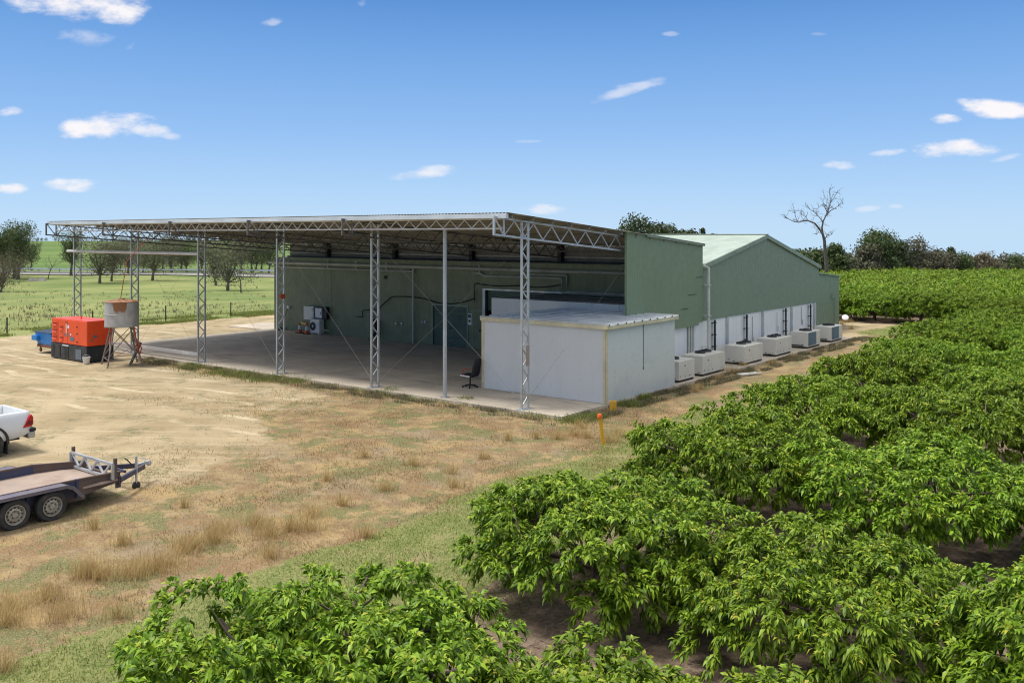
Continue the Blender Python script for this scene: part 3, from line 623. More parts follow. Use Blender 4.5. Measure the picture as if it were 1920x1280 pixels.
mb.build('roof', ['panel_roof', 'galv_dark'], ps)
mb = MB(); mb.ubox(17.32, 23.18, 27.80, 27.88, 2.66, 2.80)
mb.build('fascia', 'cream', ps)
mb = MB(); mb.ubox(17.29, 17.32, 27.85, 33.1, 2.66, 2.77); mb.build('side_fascia', 'cream', ps)
for a, b_ in ((17.43, 17.55), (23.05, 23.16)):
    mb = MB(); mb.ubox(a, b_, 27.87, 27.90, .01, 2.66); 
    if a < 18: mb.ubox(17.42, 17.45, 27.87, 28.0, .01, 2.66)
    mb.build('corner_trim', 'cream', ps)
mb = MB(); mb.ubox(17.43, 17.45, 30.55, 30.56, 1.0, 2.66); mb.ubox(17.42, 17.45, 30.53, 30.58, .95, 1.02); mb.build('hanging_cable', 'galv_dark', ps)
mb = MB()
for uu in (22.6, 21.5, 20.0): mb = MB(); mb.tube([W(uu, 33.1, 2.8), W(uu + .05, 33.12, 3.12)], .012, 5); mb.build('tie_rod', 'galv', ps)
cr = thing('inner_cool_room', 'white panel cool room with dusty flat top under the canopy behind the white corner shed', 'cool room', tuple(W(19.2, 33.25, 0)), ROT)
mb = MB(); mb.ubox(19.25, 27.0, 33.22, 33.32, 0, 3.1); mb.build('front_wall', 'white_panel', cr)
mb = MB(); mb.ubox(26.9, 27.0, 33.32, 37.2, 0, 3.1); mb.build('end_wall', 'white_panel2', cr)
mb = MB(); mb.ubox(19.25, 26.99, 33.33, 37.15, 3.02, 3.08)
for vv in (33.8, 34.9, 36.0): mb.bar(W(19.3, vv, 3.11), W(26.7, vv, 3.11), .06, .05)
mb.build('roof', 'coolroof', cr)

# ------------------------------------------------------------------ condenser units on the slab edge
def fan_guard(root, u_, v_, z_, r):
    mb = MB(); mb.lathe(W(u_, v_, z_), [(r, 0), (r, .05), (r * .9, .07), (r * .86, .05), (.0001, .05)], 20)
    for q in range(4):
        a = q * math.pi / 4; d = Vector((math.cos(a), math.sin(a), 0)) * r * .95; mb.bar(W(u_, v_, z_ + .075) - d, W(u_, v_, z_ + .075) + d, .015, .015)
    mb.lathe(W(u_, v_, z_ + .07), [(r * .35, 0), (r * .3, .05), (.0001, .055)], 12); mb.build('fan', 'fan', root)
CU = [(33.75, 35.15, 2, 'leftmost cream condenser unit, half hidden beside the white corner shed'), (35.9, 38.1, 2, 'second cream condenser unit from the white corner shed, by the white downpipe'),
      (40.2, 42.3, 2, 'third cream condenser unit from the white corner shed, standing just above the loose white pipe'), (43.95, 46.0, 2, 'fourth cream condenser unit from the white corner shed, last one without a blue-grey coil'),
      (48.1, 50.0, 1, 'nearer of the two cream condenser units with a blue-grey coil'), (51.75, 53.65, 1, 'farthest cream condenser unit with blue-grey coil, at the corner of the gable')]
for (v0, v1, nf, lab) in CU:
    t = thing('condenser_unit', lab, 'air conditioner', tuple(W(17.6, v0, 0)), ROT, 'condenser units on the slab along the white wall')
    u0, u1 = (17.62, 18.62) if nf == 2 else (17.55, 18.5)
    mb = MB(); mb.ubox(u0, u1, v0, v1, .09, .86); mb.build('casing', 'unit', t, bevel=.015)
    mb = MB(); mb.ubox(u0 + .04, u1 - .04, v0 + .04, v1 - .04, .0, .089); mb.build('base', 'black', t)
    if nf == 2:
        for q in (.55, 1.15) if v1 - v0 > 1.6 else (.5,): fan_guard(t, u1 - .38, v0 + q + (.45 if v1 - v0 > 1.6 else .2), .86, .24)
        mb = MB()
        for (vv, zz, s_) in ((v0 + .5, .62, .05), (v0 + .12, .22, .035), (v0 + .9, .2, .03), (v1 - .35, .2, .03), (v0 + .55, .2, .025)):
            mb = MB(); mb.ubox(u0 - .012, u0 + .002, vv, vv + s_, zz, zz + s_ * 1.2); mb.build('fastener', 'black', t)
        for (uu, zz) in ((u1 - .25, .2), (u0 + .15, .14), (u0 + .5, .14)): mb = MB(); mb.ubox(uu, uu + .08, v0 - .012, v0 + .002, zz, zz + .03); mb.build('fastener', 'black', t)
    else:
        fan_guard(t, (u0 + u1) / 2, (v0 + v1) / 2, .86, .34)
        mb = MB(); mb.ubox(u0 - .012, u0 + .003, v0 + .08, v0 + 1.25, .15, .82); mb.build('coil', 'coil', t)
        mb = MB(); mb.tube([W(u1 - .5, v0 - .012, .58), W(u1 - .42, v0 - .014, .6), W(u1 - .36, v0 - .014, .56), W(u1 - .28, v0 - .014, .61), W(u1 - .2, v0 - .012, .59)], .008, 4); mb.build('badge', 'gutter', t)
        mb = MB(); mb.tube([W(19.0, v0 - .1, .2), W(18.4, v0 - .2, .18), W(17.9, v0 - .15, .16), W(17.8, v0, .16)], .035, 6); mb.build('lagged_hose', 'black_rubber', t)
    if nf == 2 and v0 > 39:
        mb = MB(); mb.tube([W(18.95, v0 - .5, .12), W(18.3, v0 - .35, .1), W(17.9, v0, .1)], .03, 6); mb.build('lagged_hose', 'black_rubber', t)
mb = MB(); mb.tube([W(16.75, 37.55, -.03), W(16.35, 38.5, -.02)], .045, 8); mb.tube([W(16.6, 37.5, -.03), W(16.15, 38.6, -.03)], .04, 8); mb.tube([W(16.9, 37.7, -.04), W(16.6, 38.1, -.03)], .035, 8)
tag(mb.build('loose_pipe', 'pvc'), 'short white plastic pipes lying on dry grass beside the condenser slab', 'pipe')

# ------------------------------------------------------------------ things against the green wall
t = thing('wall_cabinet', 'cream electrical cabinet on the green wall above the orange cones', 'cabinet', tuple(W(44.5, 37.1, .8)), ROT)
mb = MB(); mb.ubox(44.08, 45.0, 37.0, 37.28, .82, 1.64); mb.build('body', 'unit', t, bevel=.01)
mb = MB(); mb.ubox(44.12, 44.96, 36.985, 37.0, .86, 1.60); d = mb.build('door', 'unit', t, bevel=.005)
mb = MB(); mb.ubox(44.14, 44.19, 36.96, 36.985, 1.45, 1.52); mb.ubox(44.14, 44.19, 36.96, 36.985, .92, .98); mb.build('latch', 'black', d)
t = thing('meter_box', 'small grey-white meter box in a dark frame on the green wall above the outdoor unit', 'box', tuple(W(43.5, 37.1, .9)), ROT)
mb = MB(); mb.ubox(42.95, 44.02, 37.05, 37.29, .92, 1.66); mb.build('back_frame', 'black', t)
mb = MB(); mb.ubox(43.3, 43.88, 36.97, 37.05, 1.0, 1.58); mb.build('cover', 'white', t, bevel=.01)
mb = MB(); mb.ubox(43.35, 43.4, 36.955, 36.97, 1.2, 1.35); mb.build('handle', 'black', t)
t = thing('split_outdoor_unit', 'small white outdoor air conditioner with round fan on the slab by the green wall', 'air conditioner', tuple(W(43.6, 36.8, 0)), ROT)
mb = MB(); mb.ubox(43.2, 44.05, 36.72, 37.08, .09, .92); mb.build('casing', 'unit', t, bevel=.015)
mb = MB(); mb.lathe(W(43.78, 36.72, .5), [(.25, .0), (.25, .02), (.22, .03), (.21, .008), (.09, .008), (.08, .035), (.0001, .035)], 24, axis=-(W(0, 1) - W(0, 0))); mb.build('fan_grille', 'fan', t)
mb = MB(); mb.lathe(W(43.78, 36.72, .5), [(.07, .036), (.06, .045), (.0001, .045)], 16, axis=-(W(0, 1) - W(0, 0))); mb.build('fan_hub', 'white', t)
for uu in (43.3, 43.9): mb = MB(); mb.ubox(uu, uu + .07, 36.75, 37.05, 0, .09); mb.build('foot', 'white', t)
mb = MB(); mb.tube([W(43.2, 36.95, .35), W(42.9, 36.95, .28), W(42.6, 36.95, .28)], .03, 6); mb.build('drain_pipe', 'pvc', t)
def cone(u_, v_, lab, s=1.0):
    t = thing('traffic_cone', lab, 'traffic cone', tuple(W(u_, v_, 0)), ROT, 'traffic cones by the green wall')
    c = W(u_, v_, 0)
    mb = MB(); mb.ubox(u_ - .2, u_ + .2, v_ - .2, v_ + .2, 0, .035); mb.build('base', 'black_rubber', t)
    mb = MB(); mb.lathe(c, [(.145, .035), (.115, .22)], 20); mb.build('body', 'cone', t)
    mb = MB(); mb.lathe(c, [(.07, .48), (.035, .72), (.03, .73)], 20); mb.build('tip', 'cone', t)
    mb = MB(); mb.lathe(c, [(.116, .221), (.071, .479)], 20); mb.build('band', 'white', t)
cone(45.05, 36.75, 'orange cone with white band standing left, farther from the outdoor unit'); cone(44.2, 36.6, 'orange cone with white band touching the small outdoor unit')
mb = MB()
pts = [W(45.05, 36.75, .68), W(44.75, 36.68, .62), W(44.45, 36.62, .6), W(44.2, 36.6, .66)]
for a, b_ in zip(pts[:-1], pts[1:]): mb.bar(a, b_, .01, .07)
tag(mb.build('barrier_tape', 'tape'), 'yellow warning tape hanging between the two orange cones', 'tape')
t = thing('hose_reel', 'black coiled hose hanging on the green wall near the floor', 'hose', tuple(W(38.9, 37.1, .1)), ROT)
mb = MB()
for q in range(5):
    rr = .40 - .03 * q
    mb.tube([W(38.85 + rr * .62 * math.cos(a), 37.15 - .035 * q, .66 + rr * 1.25 * math.sin(a)) for a in np.linspace(0, 2 * math.pi, 25)], .035, 6, caps=False)
mb.build('coil', 'black_rubber', t)
mb = MB(); mb.ubox(38.75, 38.95, 36.98, 37.3, .95, 1.05); mb.build('bracket', 'galv_dark', t)
mb = MB(); mb.tube([W(38.45, 37.1, .5), W(38.7, 37.05, .02), W(39.3, 37.0, .03)], .02, 6); mb.build('hose_tail', 'black_rubber', t)
t = thing('safety_sign', 'small blue and white safety sign beside the green roller door', 'sign', tuple(W(31.8, 37.27, 1.4)), ROT)
mb = MB(); mb.ubox(31.66, 31.94, 37.27, 37.29, 1.25, 1.85); mb.build('board', 'gutter', t)
mb = MB(); mb.ubox(31.7, 31.9, 37.262, 37.27, 1.62, 1.8); mb.lathe(W(31.8, 37.27, 1.45), [(.08, .0), (.08, .01)], 14, axis=-(W(0, 1) - W(0, 0))); mb.build('pictogram', 'roller', t)
t = thing('floor_hose', 'black hose hanging from a white tap at the far end of the green wall', 'hose', tuple(W(46.8, 37.1, 0)), ROT)
mb = MB(); mb.tube([W(46.7, 37.15, 1.4), W(47.0, 37.1, .8), W(47.25, 37.1, .1)], .016, 6); mb.lathe(W(47.3, 37.0, 0), [(.25, 0), (.22, .12), (.1, .2), (.0001, .21)], 12); mb.build('hose', 'black_rubber', t)
mb = MB(); mb.ubox(46.6, 46.78, 37.12, 37.28, 1.4, 1.56); mb.build('tap', 'white', t)
# office chair
t = thing('office_chair', 'black high-backed office chair with red armrests and white seat edge beside the white shed', 'chair', tuple(W(23.55, 27.8, 0)), ROT + R(0))
cc = (23.62, 27.72)
def cw(du, dv, z): return W(cc[0] + du, cc[1] + dv, z)
mb = MB()
for q in range(5):
    a = q * 2 * math.pi / 5 + .3; mb.bar(cw(0, 0, .11), cw(.3 * math.cos(a), .3 * math.sin(a), .075), .05, .035); mb.lathe(cw(.3 * math.cos(a), .3 * math.sin(a), 0), [(.02, 0), (.035, .02), (.035, .05), (.015, .07)], 8)
mb.build('star_base', 'black', t)
mb = MB(); mb.tube([cw(0, 0, .1), cw(0, 0, .42)], .028, 8); mb.build('gas_lift', 'black', t)
mb = MB(); mb.hexa([cw(-.23, -.25, .43), cw(.27, -.25, .43), cw(.27, .25, .43), cw(-.23, .25, .43), cw(-.25, -.27, .52), cw(.29, -.27, .54), cw(.29, .27, .54), cw(-.25, .27, .52)]); mb.build('seat', 'black', t, bevel=.03)
mb = MB(); mb.bar(cw(-.2, -.275, .47), cw(.28, -.275, .49), .02, .05); mb.build('seat_edge', 'white', t)
mb = MB(); mb.hexa([cw(-.3, -.23, .5), cw(-.2, -.23, .5), cw(-.2, .23, .5), cw(-.3, .23, .5), cw(-.46, -.19, 1.13), cw(-.37, -.19, 1.17), cw(-.37, .19, 1.17), cw(-.46, .19, 1.13)]); mb.build('backrest', 'black', t, bevel=.04)
for s_ in (-1, 1):
    mb = MB(); mb.tube([cw(-.28, s_ * .28, .74), cw(0, s_ * .3, .76), cw(.14, s_ * .3, .75), cw(.06, s_ * .29, .52)], .022, 6); mb.build('armrest', 'red_strap', t)

# ------------------------------------------------------------------ generator, bin, bucket, tank stand
t = thing('generator', 'large orange-red generator set on a black base beside the water tank stand', 'generator', tuple(W(43.0, 22.27, 0)), ROT)
u0, u1, v0, v1 = 43.0, 46.45, 22.3, 23.6
mb = MB(); mb.ubox(u0, u1, v0, v1, .68, 1.86); body = mb.build('canopy', 'orange', t, bevel=.03)
mb = MB(); mb.ubox(u0 + .02, u1 - .02, v0 + .02, v1 - .02, 1.862, 1.88); mb.tube([W(44.9, 23.0, 1.88), W(44.9, 23.0, 2.0)], .03, 8); mb.build('lid', 'orange', t)
mb = MB(); mb.ubox(u0 - .03, u1 + .03, v0 - .03, v1 + .03, -.08, .66); mb.build('base', 'gen_base', t, bevel=.02)
def louvre(parent, ua, ub, za, zb_):
    mb = MB(); mb.cur = 0; mb.ubox(ua, ub, v0 - .012, v0 - .001, za, zb_); mb.cur = 1
    mb.hexa([W(ua, v0 - .07, za), W(ub, v0 - .07, za), W(ub, v0 - .012, za), W(ua, v0 - .012, za), W(ua, v0 - .03, za + .03), W(ub, v0 - .03, za + .03), W(ub, v0 - .012, za + .03), W(ua, v0 - .012, za + .03)])
    mb.hexa([W(ua, v0 - .03, zb_ - .03), W(ub, v0 - .03, zb_ - .03), W(ub, v0 - .012, zb_ - .03), W(ua, v0 - .012, zb_ - .03), W(ua, v0 - .03, zb_), W(ub, v0 - .03, zb_), W(ub, v0 - .012, zb_), W(ua, v0 - .012, zb_)])
    mb.build('louvre', ['orange_d', 'orange'], parent)
for za in (.86, 1.2, 1.54): louvre(t, 45.9, 46.35, za, za + .17)
for za in (.84, 1.36): louvre(t, 45.3, 45.6, za, za + .2)
for ub_ in (43.75, 44.85, 45.75):
    mb = MB(); mb.ubox(ub_, ub_ + .014, v0 - .004, v0 + .001, .72, 1.82); mb.build('door_seam', 'orange_d', t)
mb = MB()
for (uu, zz) in ((43.9, .82), (43.9, 1.22), (43.9, 1.55), (44.95, 1.7)): mb.ubox(uu, uu + .07, v0 - .03, v0 - .005, zz, zz + .05)
for (vv, zz) in ((23.47, .82), (23.47, 1.2), (23.47, 1.6)): mb.ubox(u0 - .02, u0, vv, vv + .05, zz, zz + .05)
mb.build('latch', 'black', t)
for q_ in ((44.95, 45.02, v0 - .008, v0 - .002, 1.2, 1.72), (44.7, 44.86, v0 - .008, v0 - .002, 1.45, 1.6), (44.5, 44.6, v0 - .008, v0 - .002, 1.12, 1.2), (u0 - .008, u0 - .002, 23.15, 23.35, 1.52, 1.66)):
    mb = MB(); mb.ubox(*q_); mb.build('decal', 'white', t)
for q_ in ((44.2, 44.6, v0 - .009, v0 - .003, .86, 1.06), (44.72, 44.9, v0 - .009, v0 - .003, 1.05, 1.2), (45.1, 45.22, v0 - .009, v0 - .003, 1.05, 1.2), (u0 - .009, u0 - .003, 22.6, 22.8, 1.08, 1.2), (u0 - .009, u0 - .003, 22.5, 22.6, .93, 1.02)):
    mb = MB(); mb.ubox(*q_); mb.build('warning_label', 'gen_grey', t)
for (ua, ub) in ((46.15, 46.33), (45.5, 45.65), (44.95, 45.1), (44.7, 44.8)):
    mb = MB(); mb.ubox(ua, ub, v0 - .045, v0 - .031, .0, .58); mb.build('forklift_pocket', 'black', t)
mb = MB(); mb.ubox(43.45, 44.0, v0 - .045, v0 - .031, .02, .5); mb.build('fuel_panel', 'gen_grey', t)
mb = MB(); mb.ubox(44.7, 45.3, v0 - .04, v0 - .031, .58, .63); mb.build('base_stripe', 'white', t)

bt = thing('bucket', 'small pale bucket on the sand at the corner of the orange generator', 'bucket', tuple(W(42.7, 22.15, -.08)), ROT)
c = W(42.7, 22.12, -.08); mb = MB(); mb.lathe(c, [(.13, 0), (.17, .28), (.185, .285), (.185, .31), (.16, .31), (.12, .03), (.0001, .03)], 18); mb.build('body', 'unit', bt)
mb = MB(); mb.tube([c + Vector((.17 * math.cos(a), 0, .30 + .12 * math.sin(a))) for a in np.linspace(0, math.pi, 9)], .008, 5); mb.build('handle', 'galv', bt)

t = thing('wheeled_bin', 'blue wheeled skip bin with dark lid behind the orange generator', 'bin', tuple(W(48.3, 22.9, 0)), ROT)
b0, b1, c0, c1 = 47.45, 49.25, 22.75, 24.0
mb = MB(); mb.hexa([W(b0 + .05, c0 + .1, .34), W(b1 - .12, c0 + .1, .34), W(b1 - .12, c1 - .1, .34), W(b0 + .05, c1 - .1, .34), W(b0, c0, .96), W(b1, c0, .96), W(b1, c1, .96), W(b0, c1, .96)]); mb.build('body', 'blue', t, bevel=.02)
mb = MB(); mb.hexa([W(b0, c0 - .03, .96), W(b1 + .04, c0 - .03, .96), W(b1 + .04, c1, .99), W(b0, c1, .99), W(b0, c0 - .03, .99), W(b1 + .04, c0 - .03, .99), W(b1, c1, 1.06), W(b0, c1, 1.06)]); mb.build('lid', 'blue_d', t, bevel=.01)
mb = MB(); mb.ubox(b1 - .02, b1 + .17, c0 + .15, c0 + .6, .55, .82); mb.ubox(b1 - .5, b1 + .05, c0 - .14, c0 + .04, .55, .8); mb.build('lift_pocket', 'blue', t, bevel=.01)
mb = MB(); mb.ubox(b0 + .03, b1 - .1, c0 + .08, c1 - .08, .2, .34); mb.build('chassis', 'rust', t)
for a, b_ in ((b1 - .25, c0 + .2), (b0 + .3, c0 + .2), (b1 - .25, c1 - .2), (b0 + .3, c1 - .2)):
    mb = MB(); mb.lathe(W(a, b_ - .04, .03), [(.03, 0), (.1, .01), (.1, .07), (.03, .08)], 14, axis=W(0, 1) - W(0, 0)); mb.bar(W(a, b_, .03), W(a, b_, .22), .06); mb.build('castor', 'rust', t)

tx, ty = -18.33, 43.3
t = thing('tank_stand', 'round galvanised water tank with rust stain, raised on a splayed steel leg stand', 'water tank', (tx, ty, 0))
m, nn, ll, b = new_mat('rust_stained_tank'); tcn = nn.new('ShaderNodeTexCoord'); vv = tcn.outputs['Object']
base = mixc(nn, ll, rng_(nn, ll, noise(nn, ll, vv, 3, 6), .3, .7), (.34, .33, .32), (.46, .45, .43))
s = nn.new('ShaderNodeSeparateXYZ'); ll.new(vv, s.inputs[0])
drip = noise(nn, ll, vv, 5, 6, .65, (1, 1, .12))
hz_ = rng_(nn, ll, s.outputs[2], 2.15, 2.8, 0, 1, False); side = rng_(nn, ll, s.outputs[0], -.35, .15, 0, 1); side2 = rng_(nn, ll, s.outputs[0], .62, .35, 0, 1)
f = mth(nn, ll, 'ADD', mth(nn, ll, 'MULTIPLY', mth(nn, ll, 'MULTIPLY', mth(nn, ll, 'MULTIPLY', side, side2), hz_), .55), mth(nn, ll, 'MULTIPLY', drip, .75))
topm = rng_(nn, ll, s.outputs[2], 2.87, 2.9)
cc_ = mixc(nn, ll, rng_(nn, ll, f, .52, .66), base, (.25, .11, .045))
cc_ = mixc(nn, ll, topm, cc_, mixc(nn, ll, rng_(nn, ll, noise(nn, ll, vv, 5, 5), .4, .6), (.22, .09, .045), (.36, .19, .11)))
for zz in (2.32, 2.34):
    pass
ll.new(cc_, b.inputs['Base Color']); b.inputs['Roughness'].default_value = .6; b.inputs['Metallic'].default_value = .15; M['tank'] = m
mb = MB(); mb.lathe((tx, ty, 0), [(.0001, 1.72), (.72, 1.72), (.745, 1.74), (.75, 1.78), (.745, 2.3), (.76, 2.32), (.745, 2.34), (.745, 2.86), (.765, 2.88), (.765, 2.9), (.6, 2.95), (.15, 3.0), (.14, 3.04), (.0001, 3.04)], 40); mb.build('tank', 'tank', t, smooth=False)
cz = Vector((tx, ty, 0)); legs = []
for a in (-100, -15, 75, 165):
    d = Vector((math.cos(R(a)), math.sin(R(a)), 0)); legs.append((cz + d * .60 + Vector((0, 0, 1.74)), cz + d * 1.12 + Vector((0, 0, -.12))))
for a, b_ in legs: mb = MB(); mb.bar(a, b_, .055, .055); mb.build('leg', 'rust_leg', t)
for i in range(4):
    (a1, a0), (b1_, b0_) = legs[i], legs[(i + 1) % 4]; mb = MB()
    mb.bar(a1.lerp(a0, .05), b1_.lerp(b0_, .72), .03); mb.bar(b1_.lerp(b0_, .05), a1.lerp(a0, .72), .03); mb.bar(a1.lerp(a0, .8), b1_.lerp(b0_, .8), .03); mb.bar(a1.lerp(a0, .8), b1_.lerp(b0_, .45), .02); mb.build('cross_brace', 'rust_leg', t)
mb = MB(); mb.tube([Vector((tx + .72, ty - .3, 1.7)), Vector((tx + .8, ty - .3, 1.2)), Vector((tx + .93, ty - .3, .95)), Vector((tx + .86, ty - .3, .6)), Vector((tx + .98, ty - .3, .45)), Vector((tx + 1.06, ty - .3, .75)), Vector((tx + .9, ty - .3, 1.02)), Vector((tx + .76, ty - .3, .8))], .03, 5)
tag(mb.build('ratchet_strap', 'red_strap'), 'red strap bundle hanging from the water tank stand', 'strap')
mb = MB(); mb.tube([W(41.4, 24.6, 6.0), Vector((tx + .22, ty + .1, 4.8)), Vector((tx + .12, ty + .1, 4.3)), Vector((tx - .1, ty + .1, 3.0))], .018, 5)
tag(mb.build('tie_rope', 'red_strap'), 'orange rope running from the canopy truss down to the rusty tank', 'rope')
mb = MB(); mb.tube([Vector((tx + .5, ty - .3, -.05)), Vector((tx + .9, ty - .1, 1.0))], .05, 6); mb.bar(Vector((tx + .35, ty + .2, -.05)), Vector((tx + .9, ty, .95)), .12, .05)
tag(mb.build('leaning_boards', 'galv_dark'), 'dark boards propped inside the legs of the tank stand', 'boards')
# yellow markers
t = thing('marker_post', 'leaning yellow marker post with orange cap in dry grass before the slab corner', 'post', (2.64, 26.87, -.1))
p0, p1 = Vector((2.68, 26.87, -.15)), Vector((2.56, 26.87, .72))
mb = MB(); mb.bar(p0, p1, .10, .035, up=Vector((0, 1, 0))); mb.build('stake', 'yellow', t)
mb = MB(); d = (p1 - p0).normalized(); mb.lathe(p1 - d * .04, [(.07, 0), (.075, .05), (.06, .11), (.0001, .13)], 12, axis=d); mb.build('cap', 'orange_cap', t)
mb = MB(); mb.lathe((3.5, 31.95, -.1), [(.115, 0), (.125, .36), (.10, .36), (.09, .30), (.0001, .30)], 12); tag(mb.build('pipe_stub', 'yellow'), 'short yellow pipe stub at the foot of the white shed corner', 'post')

# ------------------------------------------------------------------ trailer (parallel to v)
GZt = .02
t = thing('car_trailer', 'tandem-axle flat trailer in worn blue and brown paint parked on the dry grass', 'trailer', tuple(W(20.7, 9.0, GZt)), ROT)
UL, UR = 21.75, 19.66; VR, VF = 6.4, 10.55
mb = MB(); mb.ubox(UR + .03, UL - .03, VR, VF, .48, .52); mb.prism([W(UR + .03, VF, .48), W(UL - .03, VF, .48), W(UL - .25, 11.05, .44), W(UR + .25, 11.05, .44)], Vector((0, 0, .04))); mb.build('deck', 'deck', t)
def side(u_, s_, ue):
    mb = MB(); th = .04 * s_
    mb.cur = 1
    for (va_, vb_) in ((VR, 7.2), (7.24, 8.9), (8.94, 9.95)): mb.ubox(min(u_, u_ + th), max(u_, u_ + th), va_, vb_, .36, .70)
    for vv in (VR, 7.2, 8.9, 9.95): mb.ubox(min(u_ - .03 * s_, u_ + th), max(u_ - .03 * s_, u_ + th), vv, vv + .05, .34, .73)
    mb.cur = 0
    mb.bar(W(u_ + th / 2, VR, .71), W(u_ + th / 2, 9.97, .71), .06, .04); mb.bar(W(u_ + th / 2, 9.97, .71), W(ue, 11.15, .62), .06, .04)
    P = [W(u_, 10.0, .34), W(ue, 11.12, .40), W(ue, 11.12, .62), W(u_, 10.0, .70)]; mb.prism(P, W(.035 * s_, 0) - W(0, 0))
    return mb.build('side_board', ['trailer_rust', 'trailer_blue'], t)
side(UR, 1, UR + .28); side(UL, -1, UL - .28)
mb = MB(); mb.ubox(UR, UL, VR - .05, VR, .36, .62); mb.build('tail_board', 'trailer_rust', t)
mb = MB(); mb.bar(W(UR + .25, 11.1, .44), W(UL - .25, 11.1, .44), .06, .16); mb.build('front_sill', 'trailer_rust', t)
mb = MB()    # headboard truss
h0, h1 = W(UR + .12, 10.85, .52), W(UL - .08, 10.85, .52); Z = Vector((0, 0, 1))
mb.bar(h0 + Z * .03, h1 + Z * .03, .05, .05); mb.bar(h0 + Z * .34, h1 + Z * .34, .05, .05)
for k_ in (0, 1): q = h0 if k_ == 0 else h1; mb.bar(q, q + Z * .34, .06, .05)
for q in range(6):
    a = h0.lerp(h1, .06 + q * .148); b_ = h0.lerp(h1, .06 + (q + 1) * .148); mb.bar(a + Z * (.05 if q % 2 else .32), b_ + Z * (.32 if q % 2 else .05), .04, .04)
mb.build('headboard', 'galv', t)
for q in (h0, h1): mb = MB(); mb.bar(q + W(0, .06) - W(0, 0), q + Z * .46 + W(0, .06) - W(0, 0), .07, .05); mb.build('stake', 'trailer_rust', t)
mb = MB(); mb.bar(W(UR + .25, 11.1, .44), W(20.62, 12.1, .44), .06, .11); mb.bar(W(UL - .25, 11.1, .44), W(20.78, 12.1, .44), .06, .11); mb.bar(W(20.4, 11.5, .47), W(21.0, 11.5, .47), .05, .05); mb.build('drawbar', 'trailer_blue', t)
mb = MB(); mb.bar(W(20.7, 11.95, .48), W(20.7, 12.3, .5), .08, .07); mb.lathe(W(20.7, 12.28, .42), [(.05, 0), (.06, .05), (.05, .1), (.0001, .11)], 12); mb.tube([W(20.7, 12.15, .53), W(20.7, 12.2, .6), W(20.7, 12.05, .63)], .012, 6); mb.build('coupling', 'galv', t)
mb = MB(); mb.tube([W(20.7, 11.85, .5), W(20.66, 11.7, .66), W(20.64, 11.62, .72)], .014, 6); mb.build('brake_lever', 'black', t)
mb = MB(); mb.tube([W(20.36, 11.75, .16), W(20.36, 11.75, .78)], .03, 10); mb.tube([W(20.36, 11.75, .78), W(20.28, 11.75, .8)], .012, 6); jk = mb.build('jockey_stand', 'galv', t)
mb = MB(); mb.lathe(W(20.33, 11.75, .10), [(.03, 0), (.1, .01), (.1, .05), (.03, .06)], 16, axis=W(1, 0) - W(0, 0)); mb.build('wheel', 'tyre', jk)
mb = MB(); mb.bar(W(20.0, 11.1, .25), W(20.0, 11.1, .45), .12, .03); mb.build('plate_light', 'trailer_blue', t)
mb = MB(); mb.bar(W(UR + .1, 7.5, .3), W(UR + .1, 10.2, .3), .07, .12); mb.bar(W(UL - .1, 7.5, .3), W(UL - .1, 10.2, .3), .07, .12); mb.bar(W(UR - .1, 9.33, .32), W(UL + .1, 9.33, .32), .05); mb.bar(W(UR - .1, 8.58, .32), W(UL + .1, 8.58, .32), .05); mb.build('chassis', 'trailer_rust', t)
def wheel(root, c, ax, r, wd, name='wheel'):
    mb = MB(); mb.lathe(c - ax * wd / 2, [(r * .62, .01), (r * .9, 0), (r * .985, wd * .12), (r, wd * .3), (r, wd * .7), (r * .985, wd * .88), (r * .9, wd), (r * .62, wd - .01)], 40, axis=ax, caps=False)
    ty_ = mb.build(name, 'tyre', root, smooth=False)
    mb = MB(); mb.lathe(c + ax * (wd / 2 - .03), [(r * .64, .035), (r * .60, .035), (r * .56, -.02), (r * .50, -.025), (r * .42, .01), (r * .30, .02), (r * .26, -.0), (r * .18, -.005), (r * .16, .03), (.0001, .035)], 32, axis=ax, caps=False)
    mb.build('rim', 'rim', ty_)
    mb = MB(); up = Vector((0, 0, 1)); x = ax.cross(up).normalized()
    for q in range(12):
        a = q * math.pi / 6; p = c + (x * math.cos(a) + up * math.sin(a)) * r * .455 + ax * (wd / 2 - .028); mb.lathe(p, [(.015 * r / .31, -.01), (.015 * r / .31, .012)], 8, axis=ax)
    for q in range(5):
        a = q * 2 * math.pi / 5 + .3; p = c + (x * math.cos(a) + up * math.sin(a)) * r * .22 + ax * (wd / 2 - .03); mb.lathe(p, [(.010, .0), (.008, .014)], 6, axis=ax)
    mb.build('rim_hole', 'black', ty_)
axn = W(-1, 0) - W(0, 0)
for vv in (9.33, 8.58):
    wheel(t, W(UR - .16, vv, GZt + .315), axn, .315, .2); wheel(t, W(UL + .16, vv, GZt + .315), -axn, .315, .2)
for u_, s_ in ((UR, -1), (UL, 1)):
    prof = [(7.98, .45), (8.12, .66), (8.25, .72), (9.62, .72), (9.76, .66), (9.98, .42)]
    mb = MB()
    for (a, za), (b_, zb_) in zip(prof[:-1], prof[1:]):
        lo, hi = sorted((u_ + s_ * .29, u_ + s_ * .005))
        mb.add([W(lo, a, za), W(hi, a, za), W(hi, b_, zb_), W(lo, b_, zb_), W(lo, a, za - .012), W(hi, a, za - .012), W(hi, b_, zb_ - .012), W(lo, b_, zb_ - .012)], [(0, 1, 2, 3), (7, 6, 5, 4), (0, 4, 5, 1), (1, 5, 6, 2), (2, 6, 7, 3), (3, 7, 4, 0)])
        eu = u_ + s_ * .29; mb.bar(W(eu, a, za - .03), W(eu, b_, zb_ - .03), .012, .07)
    mb.build('mudguard', 'mudguard', t)

